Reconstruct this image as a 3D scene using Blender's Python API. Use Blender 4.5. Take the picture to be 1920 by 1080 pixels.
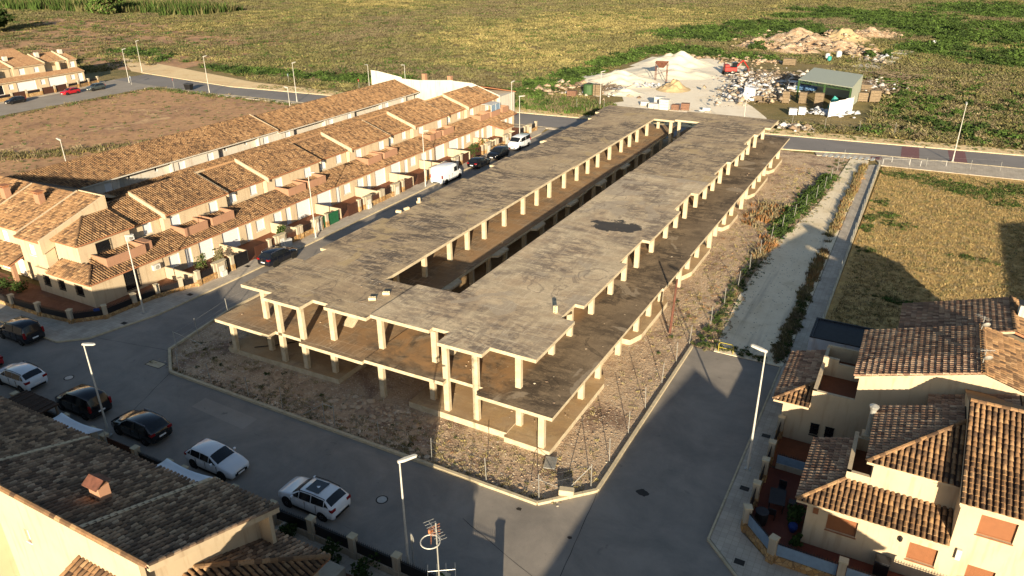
import bpy, math, random
import numpy as np
from mathutils import Vector, Matrix, noise
random.seed(7); RNG = np.random.default_rng(11)
for o in list(bpy.data.objects): bpy.data.objects.remove(o)
SC = bpy.context.scene; COL = SC.collection
rad = math.radians
# ---------------------------------------------------------------- camera
H = 34.0
def cam_axes(p, ro, y):
    f = Vector((math.sin(y)*math.cos(p), math.cos(y)*math.cos(p), -math.sin(p)))
    r = Vector((math.cos(y), -math.sin(y), 0)); u = r.cross(f)
    return math.cos(ro)*r+math.sin(ro)*u, -math.sin(ro)*r+math.cos(ro)*u, f
r_, u_, f_ = cam_axes(rad(25.0446), rad(-.4576), rad(-28.6768))
cd = bpy.data.cameras.new('camera'); cam = bpy.data.objects.new('camera', cd); COL.objects.link(cam)
cam.matrix_world = Matrix(((r_.x, u_.x, -f_.x, 0), (r_.y, u_.y, -f_.y, 0), (r_.z, u_.z, -f_.z, H), (0, 0, 0, 1)))
cd.sensor_width = 36; cd.lens = 36*1412.33/1920; cd.clip_start = .5; cd.clip_end = 4000
SC.camera = cam
# ---------------------------------------------------------------- sky and sun
AZ, EL = 152.2, 12.8          # the sun stands low behind the camera
W = bpy.data.worlds.new('World'); SC.world = W; W.use_nodes = True
wn = W.node_tree.nodes; sky = wn.new('ShaderNodeTexSky'); sky.sky_type = 'NISHITA'; sky.sun_disc = False
sky.sun_elevation = rad(EL); sky.sun_rotation = rad(AZ); sky.altitude = 50
W.node_tree.links.new(sky.outputs[0], wn['Background'].inputs[0]); wn['Background'].inputs[1].default_value = .06
sd = bpy.data.lights.new('sun', 'SUN'); sun = bpy.data.objects.new('sun', sd); COL.objects.link(sun)
sd.energy = 5.0; sd.angle = rad(.55); sd.color = (1, .83, .59)
sv = Vector((math.sin(rad(AZ))*math.cos(rad(EL)), math.cos(rad(AZ))*math.cos(rad(EL)), math.sin(rad(EL))))
sun.rotation_euler = sv.to_track_quat('Z', 'Y').to_euler(); sun.location = (0, 0, 60)
vs = SC.view_settings; vs.view_transform = 'Standard'; vs.look = 'None'; vs.gamma = 1; vs.use_curve_mapping = False
vs.exposure = 1.3
SC.render.resolution_x = 1024; SC.render.resolution_y = 576
# ---------------------------------------------------------------- materials
MATS = {}
def rgb(h):
    v = [int(h[i:i+2], 16)/255 for i in (0, 2, 4)]
    return tuple(c/12.92 if c <= .04045 else ((c+.055)/1.055)**2.4 for c in v)+(1,)
class NT:
    def __init__(s, name):
        s.m = bpy.data.materials.new(name); s.m.use_nodes = True; s.t = s.m.node_tree; s.n = s.t.nodes; s.l = s.t.links
        s.b = s.n['Principled BSDF']; s.tc = s.n.new('ShaderNodeTexCoord')
    def new(s, typ, **k):
        n = s.n.new('ShaderNode'+typ)
        for a, v in k.items(): setattr(n, a, v)
        return n
    def put(s, sock, v):
        if hasattr(v, 'is_linked') or hasattr(v, 'links'): s.l.new(v, sock)
        else: sock.default_value = v
    def coord(s, scale=1, rot=0, src='Object'):
        mp = s.new('Mapping'); s.l.new(s.tc.outputs[src], mp.inputs[0])
        sc = scale if isinstance(scale, tuple) else (scale,)*3
        mp.inputs[3].default_value = sc; mp.inputs[2].default_value = (0, 0, rot); return mp.outputs[0]
    def noise(s, scale, detail=6, rough=.6, dist=0, vec=None, st=None, rot=0):
        n = s.new('TexNoise'); n.inputs['Scale'].default_value = scale; n.inputs['Detail'].default_value = detail
        n.inputs['Roughness'].default_value = rough; n.inputs['Distortion'].default_value = dist
        s.l.new(vec or s.coord(st or 1, rot), n.inputs['Vector']); return n.outputs[0]
    def voro(s, scale, feature='F1', out=0, vec=None, rnd=1):
        n = s.new('TexVoronoi', feature=feature); n.inputs['Scale'].default_value = scale
        n.inputs['Randomness'].default_value = rnd
        s.l.new(vec or s.coord(1), n.inputs['Vector']); return n.outputs[out]
    def ramp(s, fac, stops):
        r = s.new('ValToRGB'); e = r.color_ramp.elements
        while len(e) < len(stops): e.new(.5)
        for k, (p, c) in enumerate(stops):
            e[k].position = p; e[k].color = c if len(c) == 4 else tuple(c)+(1,)
        s.put(r.inputs[0], fac); return r.outputs[0]
    def thr(s, fac, lo, hi):
        r = s.new('MapRange'); r.inputs[1].default_value = lo; r.inputs[2].default_value = hi; s.l.new(fac, r.inputs[0]); return r.outputs[0]
    def mix(s, fac, a, b, mode='MIX'):
        m = s.new('Mix', data_type='RGBA', blend_type=mode); s.put(m.inputs[0], fac); s.put(m.inputs[6], a); s.put(m.inputs[7], b); return m.outputs[2]
    def math(s, op, a, b=0.):
        m = s.new('Math', operation=op); s.put(m.inputs[0], a); s.put(m.inputs[1], b); return m.outputs[0]
    def done(s, col, rough=.85, bump=None, bs=.4, bd=.05, metal=0, spec=.3):
        s.put(s.b.inputs['Base Color'], col); s.put(s.b.inputs['Roughness'], rough); s.b.inputs['Metallic'].default_value = metal
        s.b.inputs['Specular IOR Level'].default_value = spec
        if bump is not None:
            bn = s.new('Bump'); bn.inputs['Strength'].default_value = bs; bn.inputs['Distance'].default_value = bd
            s.l.new(bump, bn.inputs['Height']); s.l.new(bn.outputs[0], s.b.inputs['Normal'])
        return s.m
def plain(name, h, rough=.6, metal=0, var=.12, scale=3, spec=.4):
    """a colour with faint wear"""
    if name in MATS: return MATS[name]
    t = NT(name); c = rgb(h); d = tuple(x*(1-var*2) for x in c[:3])+(1,)
    MATS[name] = t.done(t.mix(t.thr(t.noise(scale), .3, .7), c, d), rough, metal=metal, spec=spec); return MATS[name]
def mat_wall(name, h, dirt='8a6f55'):
    t = NT(name); c = rgb(h); n = t.noise(.6, 8); st = t.noise(1.2, 6, st=(2.2, 2.2, .25))
    col = t.mix(t.thr(n, .35, .75), c, tuple(x*.86 for x in c[:3])+(1,))
    col = t.mix(t.math('MULTIPLY', t.thr(st, .52, .74), .5), col, rgb(dirt))
    MATS[name] = t.done(col, .92, t.noise(40, 3), .15, .01); return MATS[name]
mat_wall('cream_render', 'bcab90'); mat_wall('white_render', 'c2bdb2'); mat_wall('pale_blue_white_render', 'b4bcc6'); mat_wall('terracotta_render', 'a07a62')
mat_wall('pillar_render', 'a89e8c'); mat_wall('orange_cornice', '9c6a4c')
def mat_tile(name, cols, dark):
    t = NT(name); gi = t.new('NewGeometry').outputs['Random Per Island']; oi = t.new('ObjectInfo').outputs['Random']
    r = t.math('FRACT', t.math('ADD', gi, oi))
    c = t.ramp(r, [(i/len(cols), rgb(x)) for i, x in enumerate(cols)])
    c = t.mix(t.math('MULTIPLY', t.thr(t.noise(.35, 5), .45, .7), .35), c, rgb(dark))
    c = t.mix(t.math('MULTIPLY', t.thr(t.noise(9, 5), .5, .75), .55), c, rgb(dark))
    MATS[name] = t.done(c, .9, t.noise(30, 3), .3, .01)
mat_tile('clay_tiles', ['75593f', '967653', '46362a', '80644a', 'a08260', '524030', '7c6044', '8a6c4e'], '382c24')
mat_tile('mottled_dark_tiles', ['8c7660', '584a40', 'a68a70', '483e36', '7e6652', 'aa947c', '604e40'], '3a322c')
mat_tile('red_brown_tiles', ['8a6c58', 'a4826a', '6e5446', 'aa8e74', '806656', 'b4987e'], '3e322a')
mat_tile('plain_pale_tiles', ['9a7a5c', '927256', 'a08466', '8c6e54'], '6e5644')
t = NT('roof_deck'); MATS['roof_deck'] = t.done(t.mix(t.thr(t.noise(4), .3, .7), rgb('44342a'), rgb('2c221d')), .95)  # dark tone paints the shade in the channels between the tiles
def mat_deck(name, c0, c1, c2, patch, puddle=None, seam=True, ochre=0, inner=None, dark=.8):
    """weathered slab: cloudy dark lichen over pale screed, streaks along both pour directions, joist lines"""
    t = NT(name); O = t.tc.outputs['Object']
    wv = t.new('VectorMath', operation='ADD'); t.l.new(O, wv.inputs[0]); nz = t.new('TexNoise'); nz.inputs['Scale'].default_value = .9; nz.inputs['Detail'].default_value = 4; t.l.new(O, nz.inputs[0])
    sc = t.new('VectorMath', operation='SCALE'); sc.inputs[3].default_value = .6; t.l.new(nz.outputs[1], sc.inputs[0]); t.l.new(sc.outputs[0], wv.inputs[1])
    def brick(bw, rh, mort, vary, off=.5, smooth=.3):
        w = t.new('TexBrick'); w.offset = off; w.inputs['Scale'].default_value = 1; w.inputs['Brick Width'].default_value = bw; w.inputs['Row Height'].default_value = rh; w.inputs['Mortar Size'].default_value = mort; w.inputs['Mortar Smooth'].default_value = smooth; w.inputs['Color1'].default_value = (1, 1, 1, 1); w.inputs['Color2'].default_value = (vary, vary, vary, 1); w.inputs['Mortar'].default_value = (1, 1, 1, 1); t.l.new(wv.outputs[0], w.inputs['Vector']); return w
    big = brick(2.9, 1.45, .05, .72); fine = brick(.72, 8.7, .09, .86, 0)
    c = t.mix(t.thr(t.noise(.3, 8, .65, .5), .42, .6), rgb(c0), rgb(c2))
    gm = t.thr(t.noise(.25, 4, .6), .35, .65); c = t.mix(t.math('MULTIPLY', gm, .75), c, big.outputs[0], 'MULTIPLY'); c = t.mix(t.math('MULTIPLY', gm, .5), c, fine.outputs[0], 'MULTIPLY')
    area = t.thr(t.noise(.11, 7, .62, .8), .44, .56)
    sx = t.math('MAXIMUM', t.thr(t.noise(1.1, 9, .78, .3, st=(.4, 1.3, 1)), .46, .52), t.math('MULTIPLY', t.thr(t.noise(3.5, 8, .8, .3, st=(.4, 1.6, 1)), .5, .62), .6)); sy = t.thr(t.noise(1.1, 9, .78, .3, st=(1.5, .3, 1)), .51, .57)
    k = t.math('MAXIMUM', sx, t.math('MULTIPLY', sy, .8)); k = t.math('MULTIPLY', k, t.math('ADD', .25, t.math('MULTIPLY', area, .75)))
    c = t.mix(t.math('MULTIPLY', k, dark), c, rgb(c1))
    p = t.thr(t.noise(.2, 4, .5, .9), .61, .63); c = t.mix(t.math('MULTIPLY', p, .8), c, rgb(patch)); q_ = t.noise(.34, 5, .55, 1.1, st=(1, .8, 1)); c = t.mix(t.math('MULTIPLY', t.math('MULTIPLY', t.thr(q_, .60, .615), t.thr(q_, .66, .63)), .55), c, rgb(c1))
    if seam:
        for ww, f_ in ((big, .30), (fine, .14)): c = t.mix(t.math('MULTIPLY', t.math('MULTIPLY', ww.outputs[1], f_), t.thr(t.noise(.35, 5), .42, .6)), c, rgb('ddd0b8'))
    c = t.mix(t.math('MULTIPLY', t.thr(t.noise(7, 6, .7), .5, .68), .45), c, rgb(c1)); c = t.mix(t.math('MULTIPLY', t.thr(t.noise(15, 4, .7), .62, .72), .4), c, rgb('d8ccb6'))
    if ochre: 
        m_ = t.thr(t.noise(.45, 7, .65, .6), .38, .56)
        if inner: sp_ = t.new('SeparateXYZ'); t.l.new(wv.outputs[0], sp_.inputs[0]); m_ = t.math('MULTIPLY', m_, t.math('MULTIPLY', t.thr(sp_.outputs[0], inner[0], inner[1]), t.thr(sp_.outputs[1], inner[2], inner[3])))
        c = t.mix(t.math('MULTIPLY', m_, ochre), c, rgb('9c7a54'))
    rough = .93
    if puddle:
        sp = t.new('VectorMath', operation='DISTANCE'); mp = t.new('Mapping'); mp.inputs[3].default_value = (.62, 1.05, 0)
        nw = t.new('TexNoise'); nw.inputs['Scale'].default_value = .55; nw.inputs['Detail'].default_value = 6; nw.inputs['Roughness'].default_value = .65; t.l.new(O, nw.inputs[0])
        s2 = t.new('VectorMath', operation='SCALE'); s2.inputs[3].default_value = 4.2; t.l.new(nw.outputs[1], s2.inputs[0])
        ad = t.new('VectorMath', operation='ADD'); t.l.new(O, ad.inputs[0]); t.l.new(s2.outputs[0], ad.inputs[1])
        t.l.new(ad.outputs[0], mp.inputs[0]); t.l.new(mp.outputs[0], sp.inputs[0]); sp.inputs[1].default_value = ((puddle[0]+2.1)*.62, (puddle[1]+2.1)*1.05, 0)
        f = t.thr(sp.outputs['Value'], 1.75, 1.6); c = t.mix(t.math('MULTIPLY', f, .93), c, rgb('2e2a27')); rough = t.math('SUBTRACT', .93, t.math('MULTIPLY', f, .3))
    MATS[name] = t.done(c, rough, t.noise(6, 6), .35, .03)
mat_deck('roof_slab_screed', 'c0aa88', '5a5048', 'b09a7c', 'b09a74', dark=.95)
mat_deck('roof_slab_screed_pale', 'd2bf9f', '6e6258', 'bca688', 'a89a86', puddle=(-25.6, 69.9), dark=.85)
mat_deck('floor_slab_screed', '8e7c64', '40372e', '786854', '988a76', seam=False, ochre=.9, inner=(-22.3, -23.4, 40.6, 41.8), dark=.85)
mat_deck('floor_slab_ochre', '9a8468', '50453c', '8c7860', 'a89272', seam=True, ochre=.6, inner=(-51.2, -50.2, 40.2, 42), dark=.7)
mat_deck('plinth_screed', 'baa482', '88745c', 'b0966e', 'a49074', seam=False, ochre=.35, dark=.5)
t = NT('cast_concrete'); n = t.noise(1.5, 8, .65); v = t.noise(3, 6, st=(3, 3, .4))
c = t.mix(t.thr(n, .4, .65), rgb('bfb298'), rgb('a89a80')); c = t.mix(t.math('MULTIPLY', t.thr(v, .55, .75), .4), c, rgb('8a7658'))
MATS['cast_concrete'] = t.done(c, .9, t.noise(20, 5), .3, .02)
def mat_asphalt(name, c0, c1, spots='3a3a3c', sc=.25):
    t = NT(name); a = t.thr(t.noise(sc, 8, .7, .4), .35, .65); c = t.mix(a, rgb(c0), rgb(c1))
    st = t.thr(t.noise(.5, 6, .6, st=(.25, 2, 1)), .55, .8); c = t.mix(t.math('MULTIPLY', st, .35), c, rgb(c1))
    c = t.mix(t.math('MULTIPLY', t.thr(t.noise(.7, 4, .5, 1.5), .68, .74), .5), c, rgb(spots))
    c = t.mix(t.math('MULTIPLY', t.thr(t.noise(28, 4), .45, .7), .22), c, rgb('b0a89a'))
    MATS[name] = t.done(c, .85, t.noise(60, 4), .3, .01)
mat_asphalt('street_asphalt', '8d867d', '736e68', '57534f'); mat_asphalt('far_road_asphalt', '807c7a', '706c6a', sc=.1)
mat_asphalt('grey_street_asphalt', '989086', '888076')
def mat_ground(name, cols, sc=.3, fine=6, bs=.6, bd=.12, peb=None, streak=None):
    t = NT(name); c = t.ramp(t.noise(sc, 9, .7, .3), [(.32+.36*i/(len(cols)-1), rgb(x)) for i, x in enumerate(cols)])
    f = t.noise(fine, 8, .75); c = t.mix(t.math('MULTIPLY', t.thr(f, .48, .7), .5), c, rgb(cols[0])); c = t.mix(t.math('MULTIPLY', t.thr(f, .5, .3), .5), c, rgb(cols[-1]))
    b = t.math('ADD', f, t.noise(fine*.25, 5))
    if peb:
        v = t.voro(peb[0], 'F1', 0); vc = t.voro(peb[0], 'F1', 1); g = t.new('SeparateColor'); t.l.new(vc, g.inputs[0])
        k = t.math('MULTIPLY', t.thr(v, .42, .34), t.thr(g.outputs[0], 1-peb[2], 1-peb[2]+.03)); c = t.mix(k, c, rgb(peb[1])); b = t.math('ADD', b, k)
    if streak: c = t.mix(t.math('MULTIPLY', t.thr(t.noise(.5, 5, .6, st=streak[1]), .52, .68), .5), c, rgb(streak[0]))
    MATS[name] = t.done(c, .95, b, bs, bd)
mat_ground('rubble_earth', ['6c5848', '9c8470', 'c8b092', 'b69c80', '826a58'], .2, 5, 1.0, .15, peb=(7, 'd8ccb6', .25), streak=('7c6654', (1.5, .5, 1)))
mat_ground('dry_field_soil', ['605a38', '7c7048', '8c7a50', '746a40', '585830'], .03, 1.2, .8, .3)  # soil tone darkened to stand for the shade between scrub tufts
mat_ground('bare_lot_soil', ['7e5e48', 'a07c5c', 'b8906a', '98745a', 'd2b084'], .06, 1.0, .6, .15)
mat_ground('sandy_verge', ['ccae80', 'dcc094', 'e2ca9e', 'd4b888'], .12, 2, .5, .1)
mat_ground('dry_grass_soil', ['a8885a', 'c6a66c', 'b0905a', 'd0b070', 'b49864'], .3, 3.5, .9, .15)
mat_ground('pale_dirt_track', ['d6c8ac', 'e6d9be', 'dccdb0', 'c8b896'], .25, 3, .5, .06, peb=(5, '8e8474', .08), streak=('9c9282', (2.2, .12, 1)))
mat_ground('pale_yard_dust', ['e6dac2', 'f0e6d2', 'e8dcc6', 'daccb0'], .12, 1, .4, .08)
mat_ground('house_garden_soil', ['6a4a36', '7a5642', '8a6850'], .8, 6)
t = NT('pavement_slabs'); br = t.new('TexBrick'); br.inputs['Scale'].default_value = 1; br.inputs['Brick Width'].default_value = .4; br.inputs['Row Height'].default_value = .4; br.offset = 0
br.inputs['Color1'].default_value = rgb('b8ae9e'); br.inputs['Color2'].default_value = rgb('aaa092'); br.inputs['Mortar'].default_value = rgb('8c8476'); br.inputs['Mortar Size'].default_value = .008
t.l.new(t.coord(1), br.inputs['Vector']); MATS['pavement_slabs'] = t.done(t.mix(t.math('MULTIPLY', t.thr(t.noise(.5, 7), .45, .7), .5), br.outputs[0], rgb('7d7366')), .9, br.outputs[1], .2, .01)
t = NT('stone_veneer'); v = t.voro(3.2, 'F1', 1); e = t.voro(3.2, 'DISTANCE_TO_EDGE'); g = t.new('SeparateColor'); t.l.new(v, g.inputs[0])
c = t.ramp(g.outputs[0], [(0, rgb('a8824e')), (.3, rgb('8a6c4a')), (.6, rgb('b8996a')), (1, rgb('93795a'))]); MATS['stone_veneer'] = t.done(t.mix(t.thr(e, .05, .02), c, rgb('6e5a44')), .9, t.thr(e, .0, .08), .7, .03)
plain('kerb_concrete', 'c4b698', .9, var=.15, scale=2); plain('white_shutter', 'd2d5d8', .5, var=.04); plain('brown_shutter', '8a5c3e', .5, var=.06)
plain('black_metal', '17161a', .5); plain('brown_metal', '4a3026', .5); plain('green_metal', '1f5a3c', .5); plain('dark_glass', '1c2024', .12, spec=.6); plain('galvanised', 'b4b4ae', .45, .5)
plain('lamp_white', 'bcbab2', .45); plain('white_plastic', 'c4c4c0', .5, var=.04); plain('rubber', '141414', .85); plain('alloy', '8e9094', .35, .7); plain('chrome_trim', 'a8aab0', .25, .9)
plain('red_lens', '8a1414', .25); plain('clear_lens', 'd8dce0', .15); plain('number_plate', 'e8e8e6', .5, var=.02); plain('terrace_red_tiles', '6b382a', .8, scale=1.5); plain('terrace_brown_tiles', '7a4a30', .8)
plain('shade_cloth', 'dfe3e8', .8, var=.03); plain('brown_thatch', '4c3a2e', .95, scale=8, var=.25); plain('hollow_block', 'd2c4a4', .9); plain('rusty_iron', '70483a', .85, var=.3); plain('teal_tarp', '2f8f8a', .7)
plain('painted_red', 'a02a24', .5); plain('bag_white', 'c2c4c8', .75, var=.08); plain('wood_pale', '80705a', .85, var=.2); plain('wood_grey', '77695a', .9, var=.25); plain('brick_orange', '80604e', .9, var=.2)
plain('grey_sheet', 'a4aa9c', .55, .2, var=.06); plain('green_frame', '3c5a34', .6); plain('white_lime', 'e6ddc8', .95, var=.06); plain('sand_heap', 'bfa880', .95); plain('marble_block', 'bfbdb6', .8); plain('yellow_paint', 'a89a3c', .6)
plain('dark_blue_sign', '1c3470', .5); plain('sign_red', 'b82a20', .5); plain('road_white', 'c8c8c0', .8, var=.15); plain('road_red', '7c5656', .85, var=.15); plain('blue_panel', '7890a8', .5); plain('dark_membrane', '2f3136', .8, var=.2); plain('orange_plastic', 'b0704a', .5)
plain('pipe_dark', '2a2622', .7); plain('bin_black', '1a1a1c', .55); plain('truck_blue', '5a7ea8', .4); plain('bark', '5c4632', .95, var=.3)
# ---------------------------------------------------------------- mesh helpers
class MB:
    def __init__(s): s.v = []; s.f = []; s.m = []; s.cur = 0
    def add(s, vs, fs):
        b = len(s.v); s.v += [tuple(p) for p in vs]; s.f += [tuple(i+b for i in f) for f in fs]; s.m += [s.cur]*len(fs); return s
    def box(s, x0, x1, y0, y1, z0, z1):
        return s.add([(x0, y0, z0), (x1, y0, z0), (x1, y1, z0), (x0, y1, z0), (x0, y0, z1), (x1, y0, z1), (x1, y1, z1), (x0, y1, z1)],
                     [(3, 2, 1, 0), (4, 5, 6, 7), (0, 1, 5, 4), (1, 2, 6, 5), (2, 3, 7, 6), (3, 0, 4, 7)])
    def obox(s, c, sx, sy, sz, rz=0, tilt=0):
        """box centred at c (z = bottom)"""
        M = Matrix.Translation(Vector(c)) @ Matrix.Rotation(rz, 4, 'Z') @ Matrix.Rotation(tilt, 4, 'X'); a, b = sx/2, sy/2
        P = [(-a, -b, 0), (a, -b, 0), (a, b, 0), (-a, b, 0), (-a, -b, sz), (a, -b, sz), (a, b, sz), (-a, b, sz)]
        return s.add([M @ Vector(p) for p in P], [(3, 2, 1, 0), (4, 5, 6, 7), (0, 1, 5, 4), (1, 2, 6, 5), (2, 3, 7, 6), (3, 0, 4, 7)])
    def prism(s, pts, z0, z1, side=None, top=None):
        n = len(pts); s.add([(x, y, z0) for x, y in pts]+[(x, y, z1) for x, y in pts], []); b = len(s.v)-2*n
        s.f.append(tuple(b+i for i in range(n))[::-1]); s.m.append(s.cur if side is None else side)
        s.f.append(tuple(b+n+i for i in range(n))); s.m.append(s.cur if top is None else top)
        for i in range(n):
            j = (i+1) % n; s.f.append((b+i, b+j, b+n+j, b+n+i)); s.m.append(s.cur if side is None else side)
        return s
    def quad(s, *p): return s.add(p, [tuple(range(len(p)))])
    def tube(s, a, b, r0, r1=None, n=8, cap=True):
        a, b = Vector(a), Vector(b); d = (b-a).normalized(); r1 = r0 if r1 is None else r1
        x = d.orthogonal().normalized(); y = d.cross(x)
        vs = [a+(x*math.cos(t)+y*math.sin(t))*r0 for t in [k*2*math.pi/n for k in range(n)]]+[b+(x*math.cos(t)+y*math.sin(t))*r1 for t in [k*2*math.pi/n for k in range(n)]]
        fs = [(i, (i+1) % n, n+(i+1) % n, n+i) for i in range(n)]
        if cap: fs += [tuple(range(n))[::-1], tuple(range(n, 2*n))]
        return s.add(vs, fs)
    def lathe(s, c, prof, n=12, axis='Z'):
        vs = []; fs = []
        for r, h in prof:
            for k in range(n):
                t = 2*math.pi*k/n; p = (r*math.cos(t), r*math.sin(t), h)
                if axis == 'Y': p = (p[0], h, p[1])
                vs.append((c[0]+p[0], c[1]+p[1], c[2]+p[2]))
        m = len(prof)
        for j in range(m-1):
            for k in range(n):
                q = (j*n+k, j*n+(k+1) % n, (j+1)*n+(k+1) % n, (j+1)*n+k); fs.append(q if axis == 'Z' else q[::-1])
        fs += [tuple(range(n))[::-1], tuple(range((m-1)*n, m*n))]
        return s.add(vs, fs)
    def build(s, name, mats, parent=None, kind=None, smooth=False, loc=None, bevel=0):
        me = bpy.data.meshes.new(name); me.from_pydata(s.v, [], s.f)
        if isinstance(mats, str): mats = [mats]
        for m in mats: me.materials.append(MATS[m])
        me.polygons.foreach_set('material_index', s.m)
        if smooth: me.shade_smooth()
        me.update(); o = bpy.data.objects.new(name, me); COL.objects.link(o)
        if parent: o.parent = parent
        if kind: o['kind'] = kind
        if loc: o.location = loc
        if bevel: b = o.modifiers.new('bevel', 'BEVEL'); b.width = bevel; b.segments = 1; b.limit_method = 'ANGLE'
        return o
def tag(o, label=None, cat=None, group=None, kind=None):
    if label: o['label'] = label
    if cat: o['category'] = cat
    if group: o['group'] = group
    if kind: o['kind'] = kind
    return o
def thing(name, label, cat, loc=(0, 0, 0), rz=0, group=None):
    o = bpy.data.objects.new(name, None); COL.objects.link(o); o.location = loc; o.rotation_euler = (0, 0, rz); o.empty_display_size = .2
    return tag(o, label, cat, group)
def copy_tree(o, parent=None):
    c = o.copy(); COL.objects.link(c)
    if parent: c.parent = parent
    for ch in o.children: copy_tree(ch, c)
    return c
def place(o, loc, rz=0, label=None): 
    o.location = loc; o.rotation_euler = (0, 0, rz)
    if label: o['label'] = label
    return o
def sheet(name, pts, z, mat, thick=0, kind='structure'):
    m = MB()
    if thick: m.prism(pts, z-thick, z)
    else: m.quad(*[(x, y, z) for x, y in pts])
    return tag(m.build(name, mat), kind=kind)
def np_mesh(name, V, F, mat, parent=None, kind=None, loops=None):
    """V (n,3), F (m,k) arrays"""
    me = bpy.data.meshes.new(name); n, k = F.shape; me.vertices.add(len(V)); me.vertices.foreach_set('co', np.ascontiguousarray(V, dtype=np.float32).ravel())
    me.loops.add(n*k); me.loops.foreach_set('vertex_index', F.astype(np.int32).ravel()); me.polygons.add(n)
    me.polygons.foreach_set('loop_start', np.arange(0, n*k, k, dtype=np.int32)); me.polygons.foreach_set('loop_total', np.full(n, k, dtype=np.int32))
    me.materials.append(MATS[mat]); me.update(calc_edges=True); o = bpy.data.objects.new(name, me); COL.objects.link(o)
    if parent: o.parent = parent
    if kind: o['kind'] = kind
    return o
# ---------------------------------------------------------------- roofs of barrel tiles
TP, TE = .30, .38
def tile_template(r=.104, exp=TE):
    V = []; a = np.linspace(0, math.pi, 5)
    for (v, rr, lift) in ((0, r, .045), (exp*1.12, r*.84, .0)):
        for t in a: V.append((rr*math.cos(t)*1.05, v, rr*math.sin(t)*.95+lift))
    V.append((0, 0, .03))
    return np.array(V), np.array([(5+i, 6+i, i+1, i) for i in range(4)]+[(10, 2, 3, 4), (10, 0, 1, 2)])
TV, TF = tile_template()
TMESH = {}
def tile_mesh(mat):
    if mat not in TMESH:
        me = bpy.data.meshes.new('roof_tile'); me.from_pydata([tuple(v) for v in TV], [], [tuple(int(i) for i in f) for f in TF]); me.materials.append(MATS[mat]); TMESH[mat] = me
    return TMESH[mat]
def inside(poly, P, mrg=0.):
    x, y = P[:, 0], P[:, 1]; c = np.zeros(len(P), bool); n = len(poly)
    for i in range(n):
        x0, y0 = poly[i]; x1, y1 = poly[(i+1) % n]
        if y0 == y1: continue
        k = ((y0 > y) != (y1 > y)) & (x < (x1-x0)*(y-y0)/(y1-y0)+x0); c ^= k
    return c
def roof(parent, pts, mat='clay_tiles', near=None, thick=.16, fascia='orange_cornice', name='roof'):
    """pts: 3D polygon, pts[0]->pts[1] is the eave, walked so that the roof's outside is on top. near: list collecting single tiles"""
    P = [Vector(p) for p in pts]; U = (P[1]-P[0]).normalized(); N = Vector((0, 0, 0))
    for i in range(1, len(P)-1): N += (P[i]-P[0]).cross(P[i+1]-P[0])
    N.normalize()
    if N.z < 0: N = -N
    V = N.cross(U); 
    if V.z < 0: V = -V
    m = MB(); n = len(P); dn = Vector((0, 0, -thick))
    m.add(P+[p+dn for p in P], [tuple(range(n))]); m.cur = 1
    m.add([], [])
    b = 0
    for i in range(n): m.f.append((i, n+i, n+(i+1) % n, (i+1) % n)); m.m.append(1)
    m.f.append(tuple(range(2*n-1, n-1, -1))); m.m.append(1)
    o = m.build(name, ['roof_deck', fascia], parent)
    uv = [((p-P[0]).dot(U), (p-P[0]).dot(V)) for p in P]
    u0, u1 = min(a for a, b in uv), max(a for a, b in uv); v1 = max(b for a, b in uv); v0 = min(b for a, b in uv)
    us = np.arange(u0+TP/2, u1, TP); vv = np.arange(v0-.06, v1-.1, TE)
    G = np.array([(u, v) for u in us for v in vv])
    ok = inside(uv, G+np.array([0, TE*.5])); G = G[ok]
    if len(G) == 0: return o
    J = RNG.normal(0, .008, (len(G), 2)); ang = RNG.normal(0, .025, len(G)); G = G+J
    Un, Vn, Nn = np.array(U), np.array(V), np.array(N); C = np.array(P[0])+G[:, :1]*Un+G[:, 1:]*Vn+Nn*.02
    if near is not None:
        for c, a in zip(C, ang): near.append((c, U, V, N, a, mat, o))
        return o
    ca, sa = np.cos(ang)[:, None], np.sin(ang)[:, None]
    lx = TV[None, :, 0]*ca-TV[None, :, 1]*sa; ly = TV[None, :, 0]*sa+TV[None, :, 1]*ca; lz = np.broadcast_to(TV[None, :, 2], lx.shape)
    VV = (C[:, None, :]+lx[..., None]*Un+ly[..., None]*Vn+lz[..., None]*Nn).reshape(-1, 3)
    FF = (TF[None]+(np.arange(len(C))*len(TV))[:, None, None]).reshape(-1, 4)
    np_mesh('tiles', VV, FF, mat, o, 'stuff'); return o
def finish_near(lst, single=300):
    """the tiles nearest to the camera become single tiles, the others one joined part of their roof"""
    cam_p = np.array((0, 0, H)); lst.sort(key=lambda t: np.linalg.norm(t[0]-cam_p)); rest = {}
    for k, (c, U, V, N, a, mat, o) in enumerate(lst):
        if k < single:
            q = bpy.data.objects.new('tile', tile_mesh(mat)); COL.objects.link(q); q.parent = o
            M = Matrix((tuple(U)+(0,), tuple(V)+(0,), tuple(N)+(0,), (0, 0, 0, 1))).transposed() @ Matrix.Rotation(a, 4, 'Z'); M.translation = Vector(c); q.matrix_local = M
        else: rest.setdefault((o.name, mat), []).append((c, U, V, N, a, o))
    for (nm, mat), L in rest.items():
        C = np.array([l[0] for l in L]); U, V, N = [np.array(x) for x in L[0][1:4]]; ang = np.array([l[4] for l in L]); ca, sa = np.cos(ang)[:, None], np.sin(ang)[:, None]
        lx = TV[None, :, 0]*ca-TV[None, :, 1]*sa; ly = TV[None, :, 0]*sa+TV[None, :, 1]*ca; lz = np.broadcast_to(TV[None, :, 2], lx.shape)
        VV = (C[:, None, :]+lx[..., None]*U+ly[..., None]*V+lz[..., None]*N).reshape(-1, 3)
        np_mesh('tiles', VV, (TF[None]+(np.arange(len(C))*len(TV))[:, None, None]).reshape(-1, 4), mat, L[0][5], 'stuff')
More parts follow.
